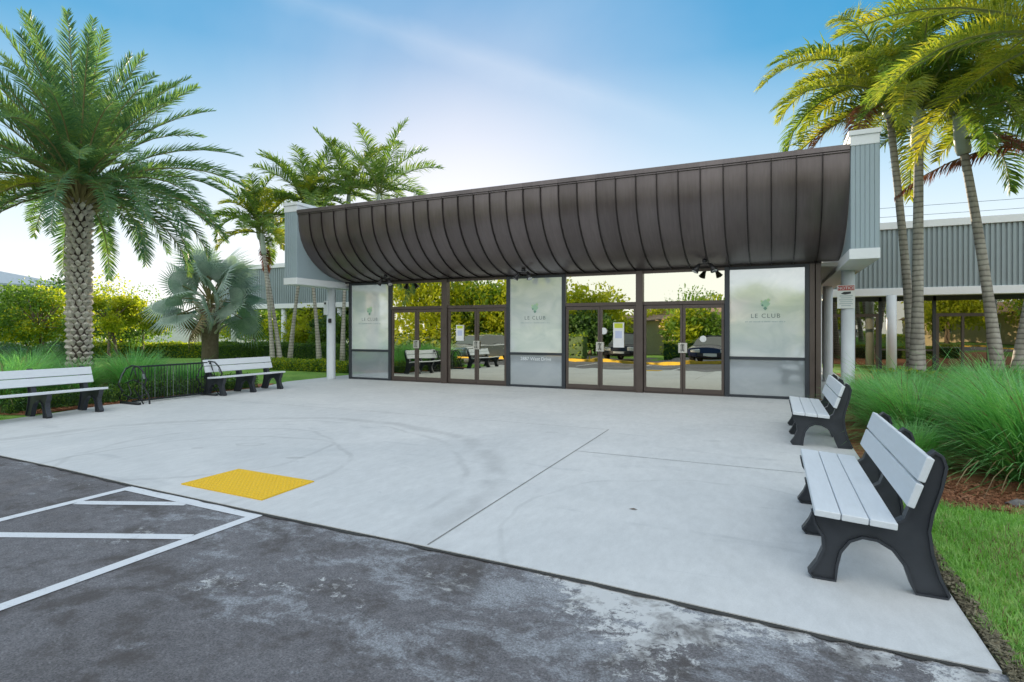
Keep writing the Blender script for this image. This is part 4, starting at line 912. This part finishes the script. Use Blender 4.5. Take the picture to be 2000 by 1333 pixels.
RL = ['largest fountain grass clump, nearest the lawn beside the closest bench', 'fountain grass clump at the right edge next to the mulch strip', 'fountain grass clump directly behind the nearest bench back', 'fountain grass clump behind the largest front clump',
      'fountain grass clump between the two right benches', 'fountain grass clump at the right edge behind the front row', 'fountain grass clump in the middle of the right bed', 'fountain grass clump beside the far right bench', 'fountain grass clump below the two crossing palm trunks',
      'fountain grass clump at the right edge in the middle of the bed', 'fountain grass clump outside the right edge of the front row', 'small fountain grass clump closest to the right hand column', 'fountain grass clump at the foot of the straight ringed palm', 'fountain grass clump left of the leaning right palms', 'fountain grass clump beyond the right edge, second row',
      'fountain grass clump at the right edge before the leaning palms', 'fountain grass clump at the foot of the left leaning palm by the wing', 'fountain grass clump behind the rightmost leaning palm', 'small low fountain grass tuft peeking past the nearest bench']
rr = random.Random(9)
for i, ((x, y, s), lb) in enumerate(zip(rights, RL)):
    o = (k1, k2)[i] if i < 2 else (k1, k2)[i % 2].copy()
    if i >= 2: C.objects.link(o)
    o.location = (x, y, -.01); o.rotation_euler = (0, 0, rr.uniform(0, 6.28)); o.scale = (s*1.05, s*1.05, s); o['label'] = lb
lefts = [(-1.5, -8.1, 1), (-2.3, -7.4, 1.05), (-3.2, -8.2, 1.1), (-3.3, -7.0, 1.05), (-4.6, -7.4, 1.1), (-1.75, -6.7, .95), (-1.35, -5.75, 1.08), (-1.9, -5.0, .9), (-5.2, -5.9, 1.05), (-1.4, -4.2, .72), (-2.3, -3.6, .7), (-6.2, -6.9, 1.05)]
LLb = ['fountain grass clump behind the leftmost bench', 'fountain grass clump in the second row behind the leftmost bench', 'fountain grass clump at the left edge of the view behind the bench', 'fountain grass clump just left of the date palm trunk', 'fountain grass clump at far left in front of the dome shrubs', 'fountain grass clump at the foot of the date palm',
       'tall bright fountain grass clump right of the date palm above the iron rail end', 'fountain grass clump behind the middle of the iron rail', 'fountain grass clump behind the date palm trunk', 'low fountain grass clump behind the right end of the iron rail', 'low fountain grass clump behind the second left bench', 'fountain grass clump in front of the left dome shrub']
for i, ((x, y, s), lb) in enumerate(zip(lefts, LLb)):
    o = (k1, k2)[i % 2].copy(); C.objects.link(o); o.location = (x, y, -.01); o.rotation_euler = (0, 0, rr.uniform(0, 6.28)); o.scale = (s*.95, s*.95, s); o['label'] = lb; o['group'] = GL
# lawn blades
def lawn(name, n, fx, hmin, hmax, w, mats, z=-.025):
    fm = FM(); P = fx(n); n = len(P); az = rng.uniform(0, 6.28, n); el = R(85)-np.abs(rng.normal(0, .85, n)); el = np.clip(el, R(8), R(90)); h = rng.uniform(hmin, hmax, n)
    d = np.stack([np.cos(el)*np.cos(az), np.cos(el)*np.sin(az), np.sin(el)], 1); W = np.stack([-np.sin(az), np.cos(az), np.zeros(n)], 1)*(w*rng.uniform(.6, 1.2, n))[:, None]
    p = np.concatenate([P, np.full((n, 1), z)], 1); m = p+d*(h*.55)[:, None]; d2 = nrm(d+np.array([0, 0, -.45])*rng.random((n, 1))+np.stack([np.cos(az), np.sin(az), np.zeros(n)], 1)*.3); t = m+d2*(h*.5)[:, None]
    dry = (rng.random(n)+.35*np.sin(P[:, 0]*2.3+1)*np.sin(P[:, 1]*1.9)) > .93
    for m_, s_ in ((0, ~dry), (1, dry)):
        fm.quads((p-W)[s_], (p+W)[s_], (m+W*.8)[s_], (m-W*.8)[s_], m_); fm.quads((m-W*.8)[s_], (m+W*.8)[s_], (t+W*.1)[s_], (t-W*.1)[s_], m_)
    o = fm.build(name, list(mats)); tag(o, kind='stuff'); return o
def fx(n):
    x = 12.99+4.2*rng.random(n)**1.35; y = rng.uniform(-10.62, -7.6, n)+.06*np.sin(x*5)
    edge = 13.0+.03*np.sin(y*7)+.06*np.sin(y*17+1)+.05*rng.random(n); k = (x > edge)
    return np.stack([x, y], 1)[k]
o = lawn('lawn_grass', 80000, fx, .03, .08, .0030, ('lawn_blade', 'grass_dry')); tag(o, 'bright green lawn grass with dry flecks in the bottom right corner', 'lawn')
def fx2(n): 
    x = rng.uniform(-2.2, -.3, n); y = rng.uniform(-10.3, -8.3, n); k = (y < -8.55-.3*x*0) & (x < -.02-(y+9.3)*.1); return np.stack([x, y], 1)[k]
o = lawn('lawn_grass', 12000, fx2, .03, .08, .004, ('lawn_blade', 'grass_dry')); tag(o, 'strip of lawn grass at the left edge before the leftmost bench', 'lawn')
# mulch chips and soil crumbs
def chips(name, n, fx, sz, mat, lb):
    P = fx(n); n = len(P); fm = FM(); a = rng.uniform(0, 6.28, n); d = np.stack([np.cos(a), np.sin(a), rng.normal(0, .3, n)], 1); u = np.stack([-np.sin(a), np.cos(a), rng.normal(0, .4, n)], 1)
    p = np.concatenate([P, rng.uniform(-.01, .02, (n, 1))], 1); l = (sz*rng.uniform(.5, 1.4, n))[:, None]
    fm.quads(p-d*l-u*l*.35, p+d*l-u*l*.35, p+d*l+u*l*.35, p-d*l+u*l*.35); o = fm.build(name, mat); tag(o, lb, 'mulch', kind='stuff')
chips('mulch_chips', 9000, lambda n: np.stack([13.0+3.6*rng.random(n), rng.uniform(-7.75, -6.6, n)], 1), .016, 'mulch', 'reddish brown wood mulch between the lawn and the big grass clump')
chips('mulch_chips', 6000, lambda n: np.stack([rng.uniform(-.75, -.33, n), rng.uniform(-8.2, -3, n)], 1), .018, 'mulch', 'reddish brown wood mulch along the plaza edge behind the left benches')
chips('soil_crumbs', 5000, lambda n: np.stack([12.965+.08*rng.random(n)**1.5, rng.uniform(-10.75, -8.2, n)], 1), .011, 'soil', 'dry soil crumbs and dead thatch along the lawn edge')
# rocks
for (x, y, s, lb) in ((13.98, -7.42, .085, 'dark grey rock lying on the mulch in front of the big grass clump'), (14.6, -7.35, .06, 'small dark grey rock on the mulch near the right edge')):
    mb = MB(); vs = []; rk = random.Random(int(x*100))
    mb.lathe((x, y, -.03), [(s*.9, 0), (s, s*.3), (s*.75, s*.6), (s*.3, s*.75)], 9); mb.v = [(p[0]+rk.uniform(-.02, .02), p[1]+rk.uniform(-.02, .02), p[2]+rk.uniform(-.015, .015)) for p in mb.v]
    tag(mb.build('rock', 'stone', loc=(x, y, 0)), lb, 'rock')
# ------------------------------------------------------------------ far buildings
def house(x, y, w_, d_, h, wall, roofm, label, name='house', rot=0, flat=False, over=.4, windows=3):
    o = empty(name, (x, y, 0), label, 'building')
    mb = MB(); mb.box(x-w_/2, y-d_/2, 0, x+w_/2, y+d_/2, h); mb.build('wall', wall, o)
    mb = MB()
    if flat: mb.box(x-w_/2-over, y-d_/2-over, h+.002, x+w_/2+over, y+d_/2+over, h+.5)
    else:
        a, b, c_, e = x-w_/2-over, x+w_/2+over, y-d_/2-over, y+d_/2+over; rh = d_*.15; r0 = d_*.42
        mb.add([(a, c_, h), (b, c_, h), (b, e, h), (a, e, h), (a+r0, (c_+e)/2, h+rh), (b-r0, (c_+e)/2, h+rh), (a, c_, h+.15), (b, c_, h+.15), (b, e, h+.15), (a, e, h+.15)], [(3, 2, 1, 0), (6, 7, 5, 4), (8, 9, 4, 5), (9, 6, 4), (7, 8, 5), (0, 1, 7, 6), (1, 2, 8, 7), (2, 3, 9, 8), (3, 0, 6, 9)])
    mb.build('roof', roofm, o)
    for k in range(windows):
        cx = x-w_/2+w_*(k+.5)/windows
        for fy in (y-d_/2-.03, y+d_/2+.03):
            mb = MB(); mb.box(cx-.7, min(fy, fy), 1.0, cx+.7, fy+.02, 2.1); f = mb.build('window', 'white_trim', o)
            mb = MB(); sgn = -1 if fy < y else 1; mb.box(cx-.62, fy+.012*sgn-.012, 1.08, cx+.62, fy+.012*sgn+.018, 2.02); mb.build('pane', 'car_glass', f)
    return o
house(-49, 24, 7.5, 6, 3.0, 'house_white', 'house_white', 'bright white house wall beyond the left hedge', windows=2)
o = house(-38, 30.5, 18, 5, 1.05, 'house_white', 'brown_fascia', 'long low carport with a brown roof band behind the fan palm', flat=True, windows=0)
house(-50, 9, 14, 12, 5.0, 'house_white', 'roof_grey', 'pale building with a grey roof above the trees at far left', windows=4)
# ------------------------------------------------------------------ across the car park (mirrored in the glass)
GT = 'trees across the car park mirrored in the doors'
for (x, y, h, w_, mt, lb) in (
    (-12, -23, 7.8, 8, YY, 'big sunlit yellow green tree across the car park, mirrored above the left doors'),
    (-4.8, -25.5, 7.5, 7, YY, 'second big yellow green tree mirrored left of the middle poster'),
    (-20, -22, 6.5, 7, YL, 'leafy tree mirrored at the leftmost door'),
    (-.8, -27.5, 3.6, 4.5, DK, 'dark leafy tree mirrored in the third pair of doors'),
    (2.6, -37, 4.6, 5, YY, 'round yellow crowned tree mirrored behind the dark parked car'),
    (6.2, -33, 4.2, 4.5, YL, 'spreading tree mirrored in the rightmost doors over the tan building'),
    (11.5, -34, 3.8, 5, YL, 'low leafy tree mirrored at the far right door'),
    (19, -31, 6.5, 7, YL, 'leafy tree across the car park opposite the right wing'),
    (27, -28, 6.0, 7, YY, 'yellow green tree across the car park beyond the right wing'),
    (-30, -25, 7, 9, YL, 'leafy tree at the far left of the car park'),
    (-8.5, -24.5, 6.2, 6, YL, 'yellow green tree mirrored in the gap between the two biggest trees'),
    (-1.2, -31, 5.8, 6, YY, 'golden tree mirrored behind the dark leafy tree'),
    (14.5, -33.5, 4.4, 5, YY, 'golden tree before the right half of the tan house across the car park'),
    (4.6, -45, 6.6, 7, YL, 'tall tree rising behind the tan house roof, mirrored over the doors'),
    (11, -46, 6.2, 8, YY, 'tall golden tree rising behind the middle of the tan house roof'),
    (17.5, -30.5, 4.0, 4, YL, 'small round tree by the hedge across the car park'),
    (36, -30, 7, 9, YL, 'leafy tree at the far right of the car park')):
    tree(x, y, h, w_, mt, lb, GT, .3, 9000 if x < 0 else 6500, base=.5 if x < 0 else 1.2, trunk=.13, stems=2)
hedge((-30, -21.4), (1, -21.2), 0, 1.5, 1.0, YL, 'sunlit clipped hedge across the car park, mirrored in the left doors', 9000, .16)
hedge((5, -26.4), (24, -26.4), 0, 1.1, 1.0, ('leaf', 'leaf_yel'), 'clipped hedge before the tan building across the car park', 8000, .16)
house(9, -38, 20, 9, 2.7, 'tan_wall', 'tan_roof', 'long tan house with a hipped roof across the car park', windows=5)
house(34, -38, 16, 9, 2.9, 'tan_wall', 'tan_roof', 'tan house with a hipped roof further right across the car park', windows=4)
def car(x, y, rz, h, ln, wd, paint_, label, plate=True):
    o = empty('parked_car', (0, 0, 0), label, 'car', 'cars parked across the car park')
    low = [(-ln/2, .35), (-ln/2-.02, .55), (-ln/2+.05, .82), (-ln*.22, .95), (ln*.46, .98), (ln/2, .85), (ln/2+.02, .5), (ln/2, .32), (ln*.40, .28), (-ln*.4, .28)]
    mb = MB(); n = len(low); vs = []
    for yy, s in ((-wd/2, .93), (-wd/2+.12, 1), (wd/2-.12, 1), (wd/2, .93)): vs += [(px*(.985 if s < 1 else 1), yy, .28+(pz-.28)*s) for px, pz in low]
    mb.add(vs, [tuple(range(n))[::-1], tuple(range(3*n, 4*n))]+[(k*n+i, k*n+(i+1) % n, (k+1)*n+(i+1) % n, (k+1)*n+i) for k in range(3) for i in range(n)])
    mb.build('body', paint_, o, bevel=.03)
    gh = [(-ln*.24, .95), (-ln*.09, h-.06), (0, h), (ln*.22, h-.02), (ln*.30, h-.1), (ln*.42, .98)]
    mb = MB(); n = len(gh); vs = []
    for yy in (-1, 1): vs += [(px, yy*(wd/2-.10-.16*(pz-.95)/(h-.95)), pz) for px, pz in gh]
    mb.add(vs, [tuple(range(n))[::-1], tuple(range(n, 2*n))]+[(i, (i+1) % n, (i+1) % n+n, i+n) for i in range(n)]); cb = mb.build('cabin_glass', 'car_glass', o)
    mb = MB(); mb.box(-ln*.08, -wd/2+.25, h-.045, ln*.27, wd/2-.25, h+.012); mb.build('roof', paint_, cb, bevel=.02)
    for sx_ in (-ln*.31, ln*.31):
        for sy_ in (-1, 1):
            mb = MB(); mb.prism([(sx_+.33*math.cos(t*PI/10), .33+.33*math.sin(t*PI/10)) for t in range(20)], 'y', sy_*(wd/2-.2), sy_*(wd/2+.01)); w_o = mb.build('wheel', 'tyre', o, bevel=.02)
            mb = MB(); mb.prism([(sx_+.2*math.cos(t*PI/8), .33+.2*math.sin(t*PI/8)) for t in range(16)], 'y', sy_*(wd/2+.012), sy_*(wd/2+.022)); mb.build('rim', 'plate_metal', w_o)
    for sy_ in (-1, 1):
        mb = MB(); mb.box(-ln/2-.04, sy_*(wd/2-.35)-.18, .62, -ln/2+.06, sy_*(wd/2-.35)+.18, .76); mb.build('headlight', 'lamp_glass', o, bevel=.02)
        mb = MB(); mb.box(ln/2-.06, sy_*(wd/2-.3)-.16, .68, ln/2+.035, sy_*(wd/2-.3)+.16, .82); mb.build('tail_light', 'red_glass', o, bevel=.02)
    mb = MB(); mb.box(-ln/2-.035, -.5, .42, -ln/2+.03, .5, .6); mb.build('grille', 'black_ink', o)
    mb = MB(); mb.box(-ln/2-.055, -.26, .46, -ln/2-.036, .26, .58); mb.build('number_plate', 'paper', o)
    o.location = (x, y, 0); o.rotation_euler = (0, 0, rz); return o
car(3.4, -22.6, -PI/2, 1.68, 4.6, 1.85, 'car_dark', 'dark parked car facing the clubhouse, mirrored between the third and fourth doors')
car(8.9, -19.9, -PI/2, 1.45, 4.6, 1.85, 'car_blue', 'dark blue parked car mirrored low in the rightmost door')
car(-3.0, -14.2, -PI/2+.2, 1.45, 4.5, 1.8, 'car_silver', 'silver parked car mirrored low in the second pair of doors')
car(17.5, -16.3, PI/2, 1.45, 4.5, 1.8, 'car_silver', 'silver parked car opposite the right wing of the clubhouse')
# overhead wires on the right
for k, z in enumerate((8.9, 8.35, 7.95)):
    mb = MB(); mb.tube([(-6+10*t, 27, z+.0025*((10*t-30)**2)*.2) for t in range(7)], .012, 5); tag(mb.build('power_line', 'iron', loc=(24, 27, z)), ('topmost', 'middle', 'lowest')[k]+' thin overhead wire above the right wing roof', 'wire', 'overhead wires')
for x in (-6.3, 54.3):
    o = empty('utility_pole', (x, 27, 0), 'wooden utility pole carrying the overhead wires, on the '+('left' if x < 0 else 'right'), 'pole')
    mb = MB(); mb.tube([(x, 27, -.2), (x, 27, 9.4)], [.16, .12], 10); mb.build('pole', 'bark', o); mb = MB(); mb.box(x-.07, 26.1, 8.75, x+.07, 27.9, 8.87); mb.build('crossarm', 'bark', o)

for k, (x, y, h) in enumerate(((-19.5, 19.5, 8.6), (-15.5, 20.5, 9.2), (-11.5, 19.5, 9.0), (-7.5, 20.5, 9.2), (-4, 19.5, 8.5))):  # unseen row added behind the left wing to keep sun off the plaza
    tree(x, y, h, 5.8, DK, ('first', 'second', 'third', 'fourth', 'fifth')[k]+' tall dense tree from the left in the unseen row added to shade the plaza', 'unseen trees added behind the left wing to block the sun', .42, 16000, base=1.0, trunk=.2, stems=1, zs=1.2)

for k, (x, y, h, w_, lb) in enumerate(((-30, 24, 3.6, 7, 'low far green tree left of the long carport'), (-24, 27, 3.4, 6, 'low far green tree in front of the carport end'), (-40, 16, 4.2, 8, 'low far green tree beside the white house'), (-56, 14, 5, 9, 'far green tree beyond the white house'), (-45, 34, 4.5, 9, 'far green tree behind the carport'))):
    tree(x, y, h, w_, YL if k % 2 else DK, lb, 'distant trees on the left', .26, 5000, base=.5, trunk=.15, stems=1)
